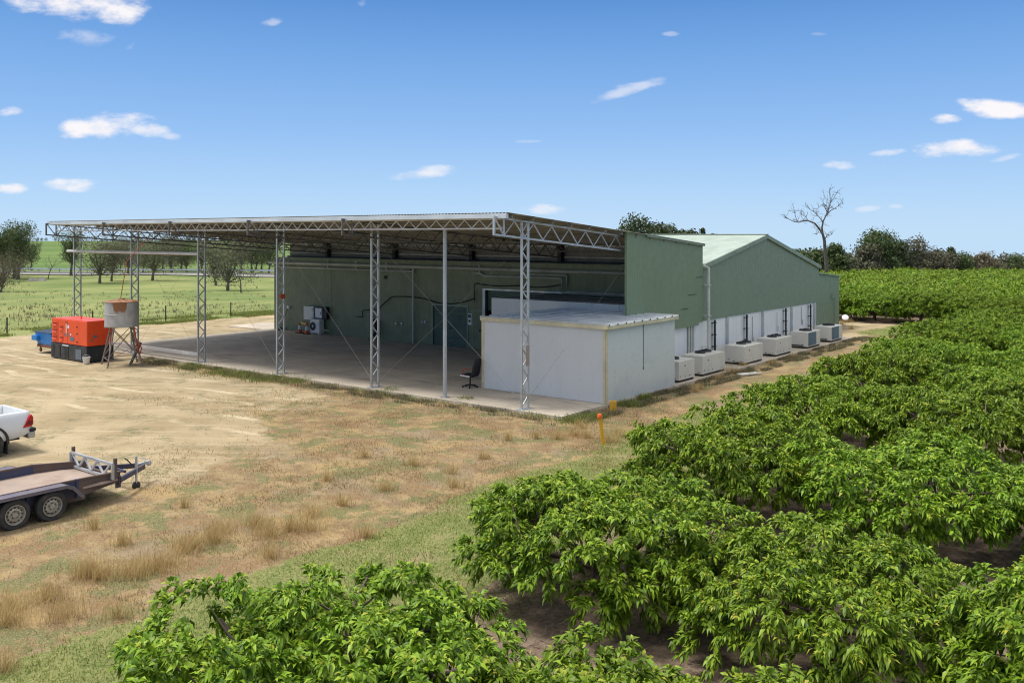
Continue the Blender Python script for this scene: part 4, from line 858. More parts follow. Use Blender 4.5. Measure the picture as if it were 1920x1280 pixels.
# ------------------------------------------------------------------ utility vehicle (tail in view)
t = thing('utility_vehicle', 'white utility pickup whose tail, red lamp and rear wheel reach into view', 'ute', tuple(W(26.5, 9.5, 0)), ROT)
us0, us1 = 25.97, 27.82; vt = 11.95
def body_section(v, zr, zlow, inset): return v, zr, zlow, inset
mb = MB()
secs = [(vt - .0, 1.10, .62, .10), (vt - .04, 1.16, .56, .05), (vt - .2, 1.175, .50, .015), (vt - .8, 1.18, .43, 0), (vt - 2.0, 1.18, .42, 0)]
rings = []
for (v_, zr, zl, ins) in secs:
    rings.append([(us0 + ins + .10, zl), (us0 + ins + .03, zl + .04), (us0 + ins, (zl + zr) / 2 - .05), (us0 + ins + .02, zr - .16), (us0 + ins + .06, zr - .03), (us0 + ins + .09, zr), (us0 + ins + .15, zr), (us0 + ins + .16, zr - .45)])
def skin(fl):
    mb = MB(); n_ = len(rings[0])
    vs = [W(fl(a), secs[i][0], z) for i, rg in enumerate(rings) for a, z in rg]
    mb.add(vs, [(i * n_ + k, i * n_ + k + 1, (i + 1) * n_ + k + 1, (i + 1) * n_ + k) for i in range(len(secs) - 1) for k in range(n_ - 1)])
    mb.add([W(fl(a), secs[0][0], z) for a, z in rings[0]], [tuple(range(n_))])
    return mb
for fl in (lambda a: a, lambda a: us0 + us1 - a):
    o = skin(fl).build('tub_side', 'car_paint', t, smooth=True)
mb = MB(); mb.ubox(us0 + .2, us1 - .2, vt - .09, vt - .02, .62, 1.16); tg = mb.build('tailgate', 'car_paint', t, bevel=.02)
mb = MB(); mb.ubox(26.35, 26.6, vt - .02, vt + .0, .95, 1.03); mb.build('handle', 'black', tg)
mb = MB(); mb.ubox(us0 + .15, us1 - .15, vt - 1.95, vt - .09, .70, .73); mb.build('tub_floor', 'gutter', t)
mb = MB(); mb.ubox(us0 + .12, us1 - .12, vt - 2.0, vt - 1.95, .6, 1.18); mb.build('tub_front', 'car_paint', t)
for fl, s_ in ((lambda a: a, 1), (lambda a: us0 + us1 - a, -1)):
    mb = MB()
    P = [(vt - .26, .75), (vt - .04, .76), (vt + .005, .82), (vt + .005, 1.0), (vt - .04, 1.08), (vt - .08, 1.05)]
    mb.prism([W(fl(us0 - .012), a, z) for a, z in P], W(fl(us0 + .14), 0) - W(fl(us0 - .012), 0)); tl = mb.build('tail_lamp', 'red_lens', t)
    mb = MB(); P = [(vt - .20, .81), (vt - .03, .81), (vt + .008, .90), (vt - .13, .93)]
    mb.prism([W(fl(us0 - .016), a, z) for a, z in P], W(fl(us0 + .03), 0) - W(fl(us0 - .016), 0)); mb.build('reflector', 'red_lens_d', tl)
mb = MB(); mb.ubox(us0 + .06, us1 - .06, vt - .1, vt + .10, .42, .60); mb.build('bumper', 'chrome', t, bevel=.03)
mb = MB(); mb.ubox(us0 + .03, us0 + .45, vt - .06, vt + .11, .602, .70); mb.ubox(us1 - .45, us1 - .03, vt - .06, vt + .11, .602, .70); mb.build('bumper_step', 'black', t, bevel=.03)
wc = vt - 1.12
for u_, ax in ((us0 + .13, axn), (us1 - .13, -axn)):
    wheel(t, W(u_, wc, .40), ax, .385, .24); wheel(t, W(u_, wc - 3.05, .40), ax, .385, .24)
for u_ in (us0 + .01, us1 - .13):
    mb = MB(); n_ = 14; R0, R1 = .44, .50
    vs = []
    for q in range(n_ + 1):
        a = math.pi * q / n_ - .1
        for rr in (R0, R1):
            for du in (-.03, .12): vs.append(W(u_ + du, wc + rr * math.cos(a), .42 + rr * math.sin(a)))
    mb.add(vs, [f_ for q in range(n_) for f_ in ((4 * q, 4 * q + 4, 4 * q + 5, 4 * q + 1), (4 * q + 2, 4 * q + 3, 4 * q + 7, 4 * q + 6), (4 * q, 4 * q + 2, 4 * q + 6, 4 * q + 4), (4 * q + 1, 4 * q + 5, 4 * q + 7, 4 * q + 3))])
    mb.build('wheel_arch', 'black_rubber', t)
    mb = MB(); mb.ubox(u_ + .0, u_ + .22, wc + .44, wc + .47, .10, .5); mb.build('mud_flap', 'black_rubber', t)
# cab and bonnet (out of frame to the left)
mb = MB(); prof = [(vt - 2.05, .45), (vt - 5.2, .45), (vt - 5.3, .75), (vt - 5.2, 1.0), (vt - 4.3, 1.12), (vt - 3.55, 1.72), (vt - 2.3, 1.76), (vt - 2.05, 1.3)]
mb.prism([W(us0 + .02, a, z) for a, z in prof], W(us1 - us0 - .04, 0) - W(0, 0)); mb.build('cab', 'car_paint', t, bevel=.06)
mb = MB(); mb.prism([W(us0 + .005, a, z) for a, z in [(vt - 2.25, 1.22), (vt - 4.1, 1.2), (vt - 3.55, 1.62), (vt - 2.4, 1.66)]], W(.02, 0) - W(0, 0)); mb.prism([W(us1 - .025, a, z) for a, z in [(vt - 2.25, 1.22), (vt - 4.1, 1.2), (vt - 3.55, 1.62), (vt - 2.4, 1.66)]], W(.02, 0) - W(0, 0)); mb.build('side_window', 'glass', t)
mb = MB(); mb.ubox(us0 + .35, us1 - .35, vt - 5.0, vt - .2, .38, .5); mb.build('chassis', 'black', t)

# ------------------------------------------------------------------ fences, guard rail
def fence(name, lab, pts, h, r, wires, cat='fence'):
    base = Vector(pts[0]); t = thing(name, lab, cat, tuple(base))
    for p in pts:
        mb = MB(); p = Vector(p); mb.tube([p - Z * .3, p + Z * (h + random.uniform(-.05, .08))], r, 7); mb.build('post', 'post_wood', t)
    mb = MB()
    for f_ in wires:
        for a, b_ in zip(pts[:-1], pts[1:]): mb.tube([Vector(a) + Z * h * f_, Vector(b_) + Z * h * f_], .006, 4)
    mb.build('wire', 'galv_dark', t); return t
pts = []
for q in range(9):
    v_ = 15 + 5.35 * q; p = W(59.2 + random.uniform(-.1, .1), v_); pts.append((p.x, p.y, float(gz(p.x, p.y))))
fence('wire_fence', 'low wire fence on thin dark posts between the sandy yard and the green paddock', pts, 1.1, .045, (.4, .65, .9))
gr = thing('guard_rail', 'long grey steel guard rail along the far road', 'guard rail', (-60, 200, 0))
mb = MB(); rail = [Vector((x_, y_ + 8.6, float(gz(x_, y_ + 8.6)) + .75)) for x_, y_ in rp]
for a, b_ in zip(rail[:-1], rail[1:]): mb.bar(a, b_, .08, .34)
mb.build('rail', 'gutter', gr)
mb = MB()
for p in rail: mb.bar(p - Z * .8, p, .12)
mb.build('post_row', 'galv_dark', gr)
print('BASE DONE')
#TREES#
# ------------------------------------------------------------------ foliage builders
def leaves(P, D, Lg, Wd, seed, nrm=None, droop=.35):
    """leaf islands: base P, direction D (unit), length, width -> 5 verts, 4 tris each"""
    r = np.random.default_rng(seed); n = len(P)
    up = np.array([0, 0, 1.0]) + r.normal(0, .35, (n, 3))
    S = np.cross(D, up); S /= np.linalg.norm(S, axis=1)[:, None] + 1e-9
    Nn = np.cross(S, D); Lg = Lg[:, None]; Wd = Wd[:, None]
    tip = P + D * Lg + np.array([0, 0, -1]) * Lg * droop
    mid = P + D * Lg * .48 + Nn * Lg * .07 - np.array([0, 0, 1]) * Lg * droop * .12
    l = mid + S * Wd * .5 - Nn * Wd * -.12; rr = mid - S * Wd * .5 + Nn * Wd * .12
    V = np.stack([P, l, rr, mid, tip], 1).reshape(-1, 3)
    o = (np.arange(n) * 5)[:, None, None]
    Fc = (np.array([[0, 3, 1], [0, 2, 3], [1, 3, 4], [3, 2, 4]])[None] + o).reshape(-1, 3)
    return V, Fc
def unit(a): return a / (np.linalg.norm(a, axis=-1, keepdims=True) + 1e-9)
def cherry(seed, n_sh, per, lsize):
    r = np.random.default_rng(seed); mb = MB()
    nlimb = 7; limbs = []
    mb.tube([(0, 0, -.1), (.02, .01, .3), (0, .02, .58)], [.13, .105, .10], 9)
    for i in range(nlimb):
        a = i * 2 * math.pi / nlimb + r.uniform(-.3, .3); R1 = r.uniform(1.3, 1.9); zt_ = r.uniform(1.2, 1.75)
        pts = [Vector((0, 0, .5)), Vector((.35 * R1 * math.cos(a), .35 * R1 * math.sin(a), .85)), Vector((.7 * R1 * math.cos(a + .15), .7 * R1 * math.sin(a + .15), zt_ * .82)), Vector((R1 * math.cos(a + .05), R1 * math.sin(a + .05), zt_))]
        mb.tube(pts, [.065, .05, .034, .014], 6, caps=False); limbs.append(pts)
    P0 = []; D0 = []
    # lobes: main branch tips with sub shoots
    nl = 26; lob = []
    for i in range(nl):
        rad = 1.85 * math.sqrt((i + .5) / nl) * r.uniform(.9, 1.05); a = i * 2.39996 + r.uniform(-.2, .2)
        lob.append((rad * math.cos(a), rad * math.sin(a), 1.58 - .24 * (rad / 2) ** 2 + r.uniform(-.42, .32), r.uniform(.32, .62)))
    for i in range(15):
        a = i * 2 * math.pi / 15 + r.uniform(-.15, .15); rad = r.uniform(1.35, 1.85); lob.append((rad * math.cos(a), rad * math.sin(a), r.uniform(.6, 1.15), r.uniform(.34, .5)))
    for (lx, ly, lz, lr) in lob:
        lm = min(limbs, key=lambda q: (q[2].x - lx) ** 2 + (q[2].y - ly) ** 2); mb.tube([lm[2], lm[2].lerp(Vector((lx, ly, lz - .1)), .5) + Vector((0, 0, .06)), Vector((lx, ly, lz + .1))], [.026, .018, .006], 4, caps=False)
        k = max(4, int(n_sh / len(lob)))
        d = unit(r.normal(0, 1, (k, 3)) + np.array([lx * .3, ly * .3, .55]))
        for j in range(k):
            p = np.array([lx, ly, lz]) + d[j] * lr * np.array([1, 1, .62]) * r.uniform(.35, 1.0) ** .6
            P0.append(p); D0.append(unit(d[j] * np.array([1, 1, .6]) + np.array([0, 0, .12])))
    P0 = np.array(P0); D0 = np.array(D0); n = len(P0)
    t_ = r.uniform(0, 1, (n, per)); sl = .30 * lsize / .13
    base = P0[:, None] + D0[:, None] * (t_ * sl)[..., None] - np.array([0, 0, 1]) * (t_ ** 2 * .10)[..., None]
    side = unit(r.normal(0, 1, (n, per, 3)))
    side -= (side * D0[:, None]).sum(-1, keepdims=True) * D0[:, None]; side = unit(side)
    dirs = unit(side * .75 + D0[:, None] * .65 + np.array([0, 0, -1]) * (r.uniform(-.35, .95, (n, per)) + .3 * (D0[:, None, 2] < .1))[..., None])
    new = (t_ > .86).ravel() & (r.uniform(0, 1, n * per) < .8) & (base.reshape(-1, 3)[:, 2] > 1.25)
    base = (base + side * .02).reshape(-1, 3); dirs = dirs.reshape(-1, 3)
    dirs[new] = unit(dirs[new] + np.array([0, 0, .75]))
    Lg = r.uniform(.55, 1.35, n * per) * lsize; Lg[new] *= .75
    V, Fc = leaves(base, dirs, Lg, Lg * r.uniform(.32, .42, n * per), seed)
    mi = np.repeat(new.astype(int), 4)
    return fast_mesh('crown', V, Fc, ['leaf', 'leaf_new'], mi, smooth=True), mb
HI = [cherry(11 + i, 1050, 48, .108) for i in range(5)]
LO = [cherry(31 + i, 420, 22, .20) for i in range(3)]
_b = []
for cme, tmb in HI + LO:
    tme = bpy.data.meshes.new('trunk'); tme.from_pydata(tmb.v, [], tmb.f); tme.materials.append(M['cherry_bark']); tme.polygons.foreach_set('use_smooth', [True] * len(tme.polygons)); tme.update(); _b.append((cme, tme))
HI, LO = _b[:5], _b[5:]
ORD = ['first', 'second', 'third', 'fourth', 'fifth', 'sixth', 'seventh', 'eighth', 'ninth', 'tenth', 'eleventh', 'twelfth', 'thirteenth', 'fourteenth', 'fifteenth', 'sixteenth', 'seventeenth', 'eighteenth', 'nineteenth', 'twentieth', 'twenty-first', 'twenty-second']
def orchard_tree(u_, v_, lab, grp, bank, sx=1.0, sz=1.0):
    p = W(u_, v_); z_ = float(gz(p.x, p.y))
    t = thing('orchard_tree', lab, 'fruit tree', (p.x, p.y, z_ - .02), random.uniform(0, 6.28), grp); t.scale = (sx, sx, sz)
    cme, tme = random.choice(bank)
    mesh_obj('trunk', tme, t); mesh_obj('crown', cme, t); return t
def visible(u_, v_, pad=2.6, z=1.0):
    p = W(u_, v_)
    if p.y < 7: return False
    x0 = CX + F * (p.x - pad) / p.y; y0 = HY + F * (CH - 2.3) / (p.y + 2.2)
    return x0 < 1925 and CX + F * (p.x + pad) / p.y > -5 and y0 < 1290
rows = [(7.0, 8.0), (13.1, 8.45), (19.6, 8.8), (26.3, 9.0), (33.0, 9.6), (39.5, 9.7), (46.0, 9.9), (52.2, 10.0), (57.8, 10.1)]
cnt = 0
for ri, (v_, ue) in enumerate(rows):
    j = 0; u_ = ue
    while u_ > -12:
        if visible(u_, v_):
            place = 'end tree at the grass strip' if j == 0 else ORD[j] + ' in from the grass strip'
            orchard_tree(u_ + random.uniform(-.12, .12), v_ + random.uniform(-.2, .2), 'cherry tree, %s, in the %s orchard row from the camera' % (place, ORD[ri]), 'cherry trees beside the grass strip', HI, 1.08 if j == 0 else random.uniform(.98, 1.12), (1.0 if ri == 0 else random.uniform(.88, 1.06))); cnt += 1
        j += 1; u_ -= (3.9 if ri in (1, 2) else 3.65) if ri < 5 else 3.4
for ri in range(9):
    v_ = 68.2 + 5.6 * ri; u_ = 38.0 - .0 * ri; j = 0
    while u_ > -2:
        p = W(u_, v_)
        px = CX + F * p.x / p.y
        if 1500 < px < 1960:
            lab = 'cherry tree beyond the headland, %s from the shed in the %s row behind it' % (ORD[j], ORD[ri])
            orchard_tree(u_ + random.uniform(-.15, .15), v_ + random.uniform(-.2, .2), lab, 'cherry trees of the far orchard block', HI if ri == 0 else LO, random.uniform(1.04, 1.2), random.uniform(.95, 1.04) * (1.03 if ri == 0 else 1.06)); cnt += 1; j += 1
        u_ -= 3.0
print('orchard trees', cnt)

# ------------------------------------------------------------------ background trees
def cards(P, Nrm, size, seed):
    """small leaf-clump faces (irregular quads)"""
    r = np.random.default_rng(seed); n = len(P)
    a = unit(np.cross(Nrm, r.normal(0, 1, (n, 3)))); b_ = np.cross(Nrm, a); s_ = size[:, None]
    q = [P + a * s_ * r.uniform(.5, 1.1, (n, 1)), P + b_ * s_ * r.uniform(.25, .6, (n, 1)), P - a * s_ * r.uniform(.5, 1.1, (n, 1)), P - b_ * s_ * r.uniform(.25, .6, (n, 1))]
    V = np.stack(q, 1).reshape(-1, 3); Fc = (np.arange(n) * 4)[:, None] + np.arange(4)[None]
    return V, Fc
def gum(H, wd, seed, nleaf=2600, leafm='gum', low=.35, nclump=15, size=None, shape='gum', dead=False):
    r = np.random.default_rng(seed); mb = MB()
    size = size or H * .022
    lean = Vector((r.uniform(-.06, .06) * H, r.uniform(-.05, .05) * H, 0)); fork = Vector((0, 0, H * low * .75)) + lean * .5
    tr = H * .028
    mb.tube([Vector((0, 0, -.3)), Vector((0, 0, H * low * .35)) + lean * .1, fork], [tr * 1.25, tr, tr * .8], 8)
    cl = []
    for i in range(nclump):
        if shape == 'gum':
            t_ = (i + .5) / nclump; a = i * 2.39996 + r.uniform(-.4, .4)
            rad = wd * .5 * r.uniform(.2, .8) * math.sin(math.pi * min(1, .18 + .8 * (1 - abs(t_ - .42)))); z_ = H * (low + (.93 - low) * t_)
            cr = r.uniform(.19, .31) * wd; fl = r.uniform(.5, .75)
        elif shape == 'pine':
            t_ = (i + .5) / nclump; a = i * 2.39996; rad = wd * .42 * (1 - t_) ** .8 * r.uniform(.5, 1.0); z_ = H * (.10 + .86 * t_); cr = wd * (.13 + .17 * (1 - t_)) * r.uniform(.8, 1.2); fl = r.uniform(.9, 1.3)
        else:   # bushy down to the ground
            t_ = r.uniform(0, 1); a = i * 2.39996; rad = wd * .38 * math.sqrt(max(0, 1 - (t_ * .95) ** 2)) * r.uniform(.3, 1.1); z_ = H * (.12 + .76 * t_); cr = r.uniform(.15, .24) * wd; fl = r.uniform(.7, 1.05)
        cl.append((Vector((rad * math.cos(a), rad * math.sin(a), z_)) + lean * t_, cr, fl))
    for c, cr, fl in cl:
        m_ = fork.lerp(c, .5) + Vector((0, 0, -H * .03)) if shape == 'gum' else Vector((0, 0, c.z * .85))
        mb.tube([fork if shape == 'gum' else Vector((0, 0, c.z * .7)), m_, c], [tr * .5, tr * .3, tr * .1], 5, caps=False)
    if shape == 'pine': mb.tube([Vector((0, 0, 0)), Vector((0, 0, H * .97))], [tr, tr * .15], 6, caps=False)
    wts = np.array([c[1] ** 2 for c in cl]); wts /= wts.sum(); idx = r.choice(len(cl), nleaf, p=wts)
    cc_ = np.array([tuple(c[0]) for c in cl])[idx]; rr = np.array([c[1] for c in cl])[idx]; ff = np.array([c[2] for c in cl])[idx]
    d = unit(r.normal(0, 1, (nleaf, 3))); rad = r.uniform(.4, 1.25, nleaf) ** .75
    # twiggy edge: break clumps with a noisy radius
    nb = .75 + .5 * vnoise(d[:, 0] * 3 + idx * 7.1, d[:, 1] * 3 + d[:, 2] * 5, .8, seed)
    P = cc_ + d * (rr * rad * nb)[:, None] * np.stack([np.ones(nleaf), np.ones(nleaf), ff], 1)
    nr_ = unit(d + r.normal(0, .8, (nleaf, 3)))
    V, Fc = cards(P, nr_, r.uniform(.6, 1.3, nleaf) * size, seed)
    return fast_mesh('crown', V, Fc, [leafm]), mb
def place_tree(name, lab, cat, pos, H, wd, seed, grp, bark='bark', **k):
    t = thing(name, lab, cat, tuple(pos), 0, grp); cme, mb = gum(H, wd, seed, **k)
    tme = bpy.data.meshes.new('trunk'); tme.from_pydata(mb.v, [], mb.f); tme.materials.append(M[bark]); tme.polygons.foreach_set('use_smooth', [True] * len(tme.polygons)); tme.update()
    mesh_obj('trunk', tme, t); mesh_obj('crown', cme, t); return t
def at(px, Y):
    x = (px - CX) / F * Y; return Vector((x, Y, float(gz(x, Y))))
# left paddock: (px, base row, top row, crown px width, species, clear-stem fraction, label)
GUMS = [(2, 548, 478, 76, 'gum_brown', .22, 'low brownish gum at the left edge of the paddock, nearest the camera'), (26, 522, 430, 66, 'gum_brown', .3, 'broad brown-green gum behind the low one at the left edge'),
        (34, 524, 420, 56, 'gum_green', .5, 'tall dark green gum rising highest at the far left'), (8, 528, 432, 40, 'gum_green', .45, 'dark gum cut by the left edge of the view'), (30, 519, 462, 50, 'gum', .3, 'grey-green gum with pale stem in front of the tall dark one'),
        (58, 507, 456, 34, 'gum_green', .45, 'small open gum standing alone by the road, nearest the bare hill'), (133, 517, 436, 46, 'gum_green', .42, 'slender gum behind the leftmost canopy column'),
        (187, 531, 443, 76, 'gum', .28, 'broad grey gum with low fork framed by the two leftmost canopy columns'), (209, 527, 458, 34, 'gum', .35, 'small gum beside the broad grey gum'),
        (240, 514, 448, 50, 'gum', .3, 'grey gum directly behind the canopy column over the water tank'), (286, 526, 440, 84, 'gum', .33, 'large grey gum with dark straight stem behind the pale gate beam'),
        (322, 512, 446, 52, 'gum', .3, 'grey gum in the middle of the tree line behind the gate beam'), (350, 511, 452, 50, 'gum_green', .32, 'greener gum behind the third canopy column from the left'),
        (405, 535, 455, 44, 'gum', .25, 'gum standing just behind the third canopy column'), (427, 545, 446, 86, 'gum', .25, 'broad dark gum nearest the fence, right of the third canopy column'),
        (452, 513, 446, 50, 'gum', .42, 'thin-stemmed gum farther back beside the broad dark gum'), (472, 512, 448, 46, 'gum_green', .45, 'thin-stemmed greenish gum, fourth from the shed corner'), (490, 511, 452, 40, 'gum', .45, 'thin-stemmed gum second from the shed corner'),
        (504, 513, 450, 44, 'gum_green', .4, 'thin-stemmed gum nearest the shed corner'), (268, 511, 456, 50, 'gum_green', .3, 'green gum between the column over the tank and the large grey gum'), (378, 510, 450, 52, 'gum', .35, 'gum by the road just left of the broad dark gum'),
        (305, 509, 450, 46, 'gum_green', .35, 'roadside gum seen right of the large grey gum'), (340, 508, 446, 50, 'gum', .35, 'roadside gum behind the greener gum'), (226, 509, 452, 44, 'gum', .35, 'roadside gum left of the tank column'), (440, 508, 450, 60, 'gum', .35, 'distant roadside gum behind the broad dark gum'), (480, 507, 448, 60, 'gum_green', .3, 'distant roadside gum by the shed corner, behind the thin stems')]
for i, (px, yb, yt, wpx, sp_, low, lab) in enumerate(GUMS):
    p = G(px, yb); sc__ = p.y / F; H = (yb - yt) * sc__ * 1.06
    place_tree('gum_tree', lab, 'gum tree', p, H, wpx * sc__ * 1.3, 100 + i, 'gum trees across the paddock', leafm=sp_, low=low * .8, nleaf=4600, nclump=22, size=H * .019)
# hill-top trees
for i, (px, yt, wpx) in enumerate([(52, 449, 14), (70, 450, 12), (78, 451, 9), (86, 450, 10), (104, 449, 12), (216, 445, 26), (236, 446, 22), (262, 444, 24)]):
    Y = 432; p = at(px, Y); H = max(1.5, CH - (yt - HY) * Y / F - p.z); place_tree('hilltop_tree', 'tiny dark tree on the green hill crest, %s from the left' % ORD[i], 'tree', p, H, wpx * Y / F, 160 + i, 'tiny trees on the hill crest', leafm='gum_green', low=.15, nleaf=350, nclump=7, size=H * .09)
# dead wood in the paddock
def dead_tree(name, lab, p, H, seed, spread=.5, grp=None, mat_='pale_bark', depth=5, tr=.03, first=None):
    r = random.Random(seed); t = thing(name, lab, 'dead tree', tuple(p), 0, grp); tm = MB(); br = MB()
    def grow(mb, a, d, ln, rad, lev):
        pts = [a]; rr = [rad]; n_ = 4
        for i in range(n_):
            d = (d + Vector((r.uniform(-1, 1), r.uniform(-1, 1), r.uniform(-.5, .8))) * .22).normalized(); a = a + d * ln / n_; pts.append(a); rr.append(rad * (1 - .55 * (i + 1) / n_))
            if lev > 0 and i >= 1 and r.random() < .75:
                d2 = (d + Vector((r.uniform(-1, 1), r.uniform(-1, 1), r.uniform(-.2, .9))) * 1.0).normalized(); grow(br, a, d2, ln * r.uniform(.4, .65), rr[-1] * .62, lev - 1)
        mb.tube(pts, rr, 6 if lev > 2 else 4)
        if lev > 0:
            for _ in range(2): grow(br, a, (d + Vector((r.uniform(-1, 1), r.uniform(-1, 1), r.uniform(-.1, .7))) * .8).normalized(), ln * r.uniform(.5, .75), rr[-1] * .9, lev - 1)
    if first:
        tm.tube(first[0], first[1], 8)
        for a, d, ln, rad, lev in first[2]: grow(br, Vector(a), Vector(d).normalized(), ln, rad, lev)
    else: grow(tm, Vector(p) - Vector((0, 0, .2)), Vector((0, 0, 1)), H * .5, H * tr, depth)
    tm.build('trunk', mat_, t, smooth=True); br.build('branches', mat_, t, smooth=True); return t
dead_tree('dead_tree', 'small pale dead tree between road and canopy column at left', G(90, 523), 5.0, 5, depth=3, tr=.02)
dead_tree('dead_tree', 'leaning pale dead tree at the foot of the broad dark gum', G(452, 548), 5.5, 8, depth=3, tr=.022)
# tall dead gum rising behind the annexe
Yd = 95.0; pd = at(1548, Yd); s_ = Yd / F
def dp(px, py, dy=0): return Vector(((px - CX) / F * (Yd + dy), Yd + dy, CH - (py - HY) * (Yd + dy) / F))
Tp = [pd, dp(1550, 500), dp(1547, 470), dp(1546, 452), dp(1543, 440), dp(1537, 430)]; Tr = [.24, .21, .18, .16, .13, .09]
fr = [(dp(1543, 440), dp(1542, 412, .5) - dp(1543, 440), 2.0, .13, 1)]
t = thing('dead_gum', 'tall pale leafless gum rising beyond the right end of the green shed', 'dead tree', tuple(pd))
mb = MB(); mb.tube(Tp, Tr, 8); mb.build('trunk', 'pale_bark', t, smooth=True)
LIMB = [([(1537, 430), (1528, 419), (1516, 414), (1505, 414), (1497, 417), (1487, 415), (1476, 409), (1470, 408)], .13, 0), ([(1543, 440), (1541, 428), (1543, 416), (1548, 405), (1553, 394), (1557, 380), (1556, 366), (1555, 352)], .14, .4),
        ([(1546, 450), (1551, 441), (1557, 441), (1562, 437)], .07, -.4), ([(1548, 405), (1556, 396), (1566, 390), (1575, 384), (1582, 382)], .07, .9), ([(1543, 416), (1535, 406), (1527, 398), (1518, 392), (1512, 388)], .07, 1.2),
        ([(1497, 417), (1492, 408), (1490, 398), (1488, 386)], .05, .1), ([(1551, 398), (1546, 388), (1543, 378), (1546, 368)], .06, .2), ([(1557, 380), (1563, 372), (1569, 362), (1571, 356)], .05, .5), ([(1516, 414), (1510, 406), (1504, 403), (1500, 400)], .045, .7), ([(1530, 402), (1531, 394), (1536, 387)], .04, 1.3),
        ([(1537, 430), (1531, 440), (1527, 436)], .04, -.2), ([(1553, 394), (1549, 384), (1552, 372)], .04, .8)]
rr_ = random.Random(3); br = MB()
for pts_, r0, dy in LIMB:
    P = [dp(x_, y_, dy * 3 * i / len(pts_)) for i, (x_, y_) in enumerate(pts_)]
    br.tube(P, [.75 * r0 * (1 - .82 * i / (len(P) - 1)) for i in range(len(P))], 6)
    for i in range(1, len(P)):
        for _ in range(3):
            a = P[i - 1].lerp(P[i], rr_.random()); d = Vector((rr_.uniform(-1, 1), rr_.uniform(-.8, .8), rr_.uniform(-.25, 1.1))); l_ = rr_.uniform(.3, .95)
            b_ = a + d.normalized() * l_ * .5; c_ = b_ + (d + Vector((rr_.uniform(-.7, .7), 0, rr_.uniform(-.5, .7)))).normalized() * l_ * .6
            br.tube([a, b_, c_], [.022, .015, .008], 4)
            if rr_.random() < .7: br.tube([b_, b_ + (d + Vector((rr_.uniform(-1, 1), 0, rr_.uniform(-.3, .9)))).normalized() * l_ * .5], [.016, .007], 3)
br.build('branches', 'pale_bark', t, smooth=True)
# conifers and bush beyond the shed and the orchard: (px, top row, px width, distance, shape, leaf, label)
BACK = [(1194, 402, 76, 88, 'bush', 'pine', 'dark green tree showing above the canopy end, leftmost over the shed roof'), (1222, 408, 56, 90, 'bush', 'pine', 'dark tree over the shed roof, right of the leftmost one'), (1250, 416, 52, 92, 'bush', 'gum_green', 'rounded tree top over the shed roof, third from the left'),
        (1274, 420, 40, 94, 'bush', 'pine', 'small pointed tree top over the shed roof, fourth from the left'), (1290, 425, 40, 95, 'bush', 'pine', 'low tree top over the shed roof, fifth from the left'), (1311, 424, 16, 96, 'pine', 'pine', 'narrow spiky conifer tip over the shed roof'), (1328, 431, 28, 97, 'bush', 'gum_green', 'last low tree top over the shed roof before the ridge'),
        (1500, 466, 44, 100, 'bush', 'gum_green', 'bushy tree just behind the gable slope, left of the dead gum'), (1524, 468, 44, 102, 'bush', 'gum_green', 'bushy tree immediately left of the dead gum'), (1545, 470, 52, 106, 'bush', 'gum_brown', 'brownish tree directly behind the dead gum trunk'),
        (1568, 458, 44, 103, 'bush', 'gum_green', 'dark tree immediately right of the dead gum'), (1590, 474, 44, 108, 'bush', 'gum', 'low grey-green tree over the annexe roof'), (1613, 488, 40, 112, 'bush', 'gum', 'small pale grey bush in the gap before the tallest tree'),
        (1628, 455, 50, 110, 'bush', 'gum', 'shorter grey tree against the left side of the tallest one'), (1650, 429, 74, 112, 'bush', 'gum_green', 'tallest dark tree beyond the orchard'), (1674, 448, 52, 114, 'bush', 'pine', 'dark tree on the right shoulder of the tallest one'), (1690, 478, 50, 118, 'bush', 'gum', 'low tree filling the dip right of the tallest tree'),
        (1710, 446, 58, 116, 'bush', 'gum', 'rounded grey-green tree, first after the dip'), (1737, 456, 58, 118, 'bush', 'gum', 'grey-green tree, second after the dip'), (1762, 464, 50, 119, 'bush', 'gum', 'grey-green tree, third after the dip'), (1778, 462, 30, 120, 'pine', 'pine', 'narrow conifer among the grey-green trees'),
        (1797, 466, 46, 121, 'bush', 'gum_green', 'dark round tree in the tree line, above the middle of the far orchard'), (1818, 478, 50, 122, 'bush', 'gum_brown', 'brown-tinged tree in the tree line, left one of the brown pair'), (1840, 474, 46, 123, 'bush', 'gum_brown', 'brown-tinged tree in the tree line, right one of the brown pair'),
        (1862, 480, 44, 124, 'bush', 'gum', 'low grey tree, fourth from the right edge'), (1880, 477, 40, 126, 'bush', 'gum', 'grey tree third from the right edge'), (1898, 474, 44, 125, 'bush', 'gum_green', 'dark tree second from the right edge'), (1920, 479, 50, 127, 'bush', 'gum', 'grey tree cut by the right edge of the view'), (1945, 480, 50, 128, 'bush', 'gum', 'grey tree just beyond the right edge')]
for i, (px, yt, wpx, Y, shp, lm_, lab) in enumerate(BACK):
    p = at(px, Y); H = CH - (yt - HY) * Y / F - p.z
    if px > 1930: continue
    place_tree('conifer' if shp == 'pine' else 'bushy_tree', lab, 'tree', p, H, wpx * Y / F * (1.5 if shp == 'pine' else 1.45), 200 + i, 'tree line behind the shed and orchard', leafm=lm_, shape=shp, nleaf=6500, nclump=26, size=.19)
# grey-white fertiliser bag / dish by the annexe corner
t = thing('water_dish', 'white round trough lid leaning at the far corner of the annexe', 'trough', (23.2, 64.5, 0)); mb = MB(); mb.lathe((23.35, 64.6, .22), [(.0001, 0), (.18, .01), (.23, .05), (.22, .08), (.1, .1), (.0001, .11)], 20, axis=Vector((-.3, -1, .8))); mb.build('shell', 'white', t)
mb = MB(); mb.tube([(23.35, 64.8, -.1), (23.35, 64.72, .25)], .04, 6); mb.build('prop', 'galv_dark', t)
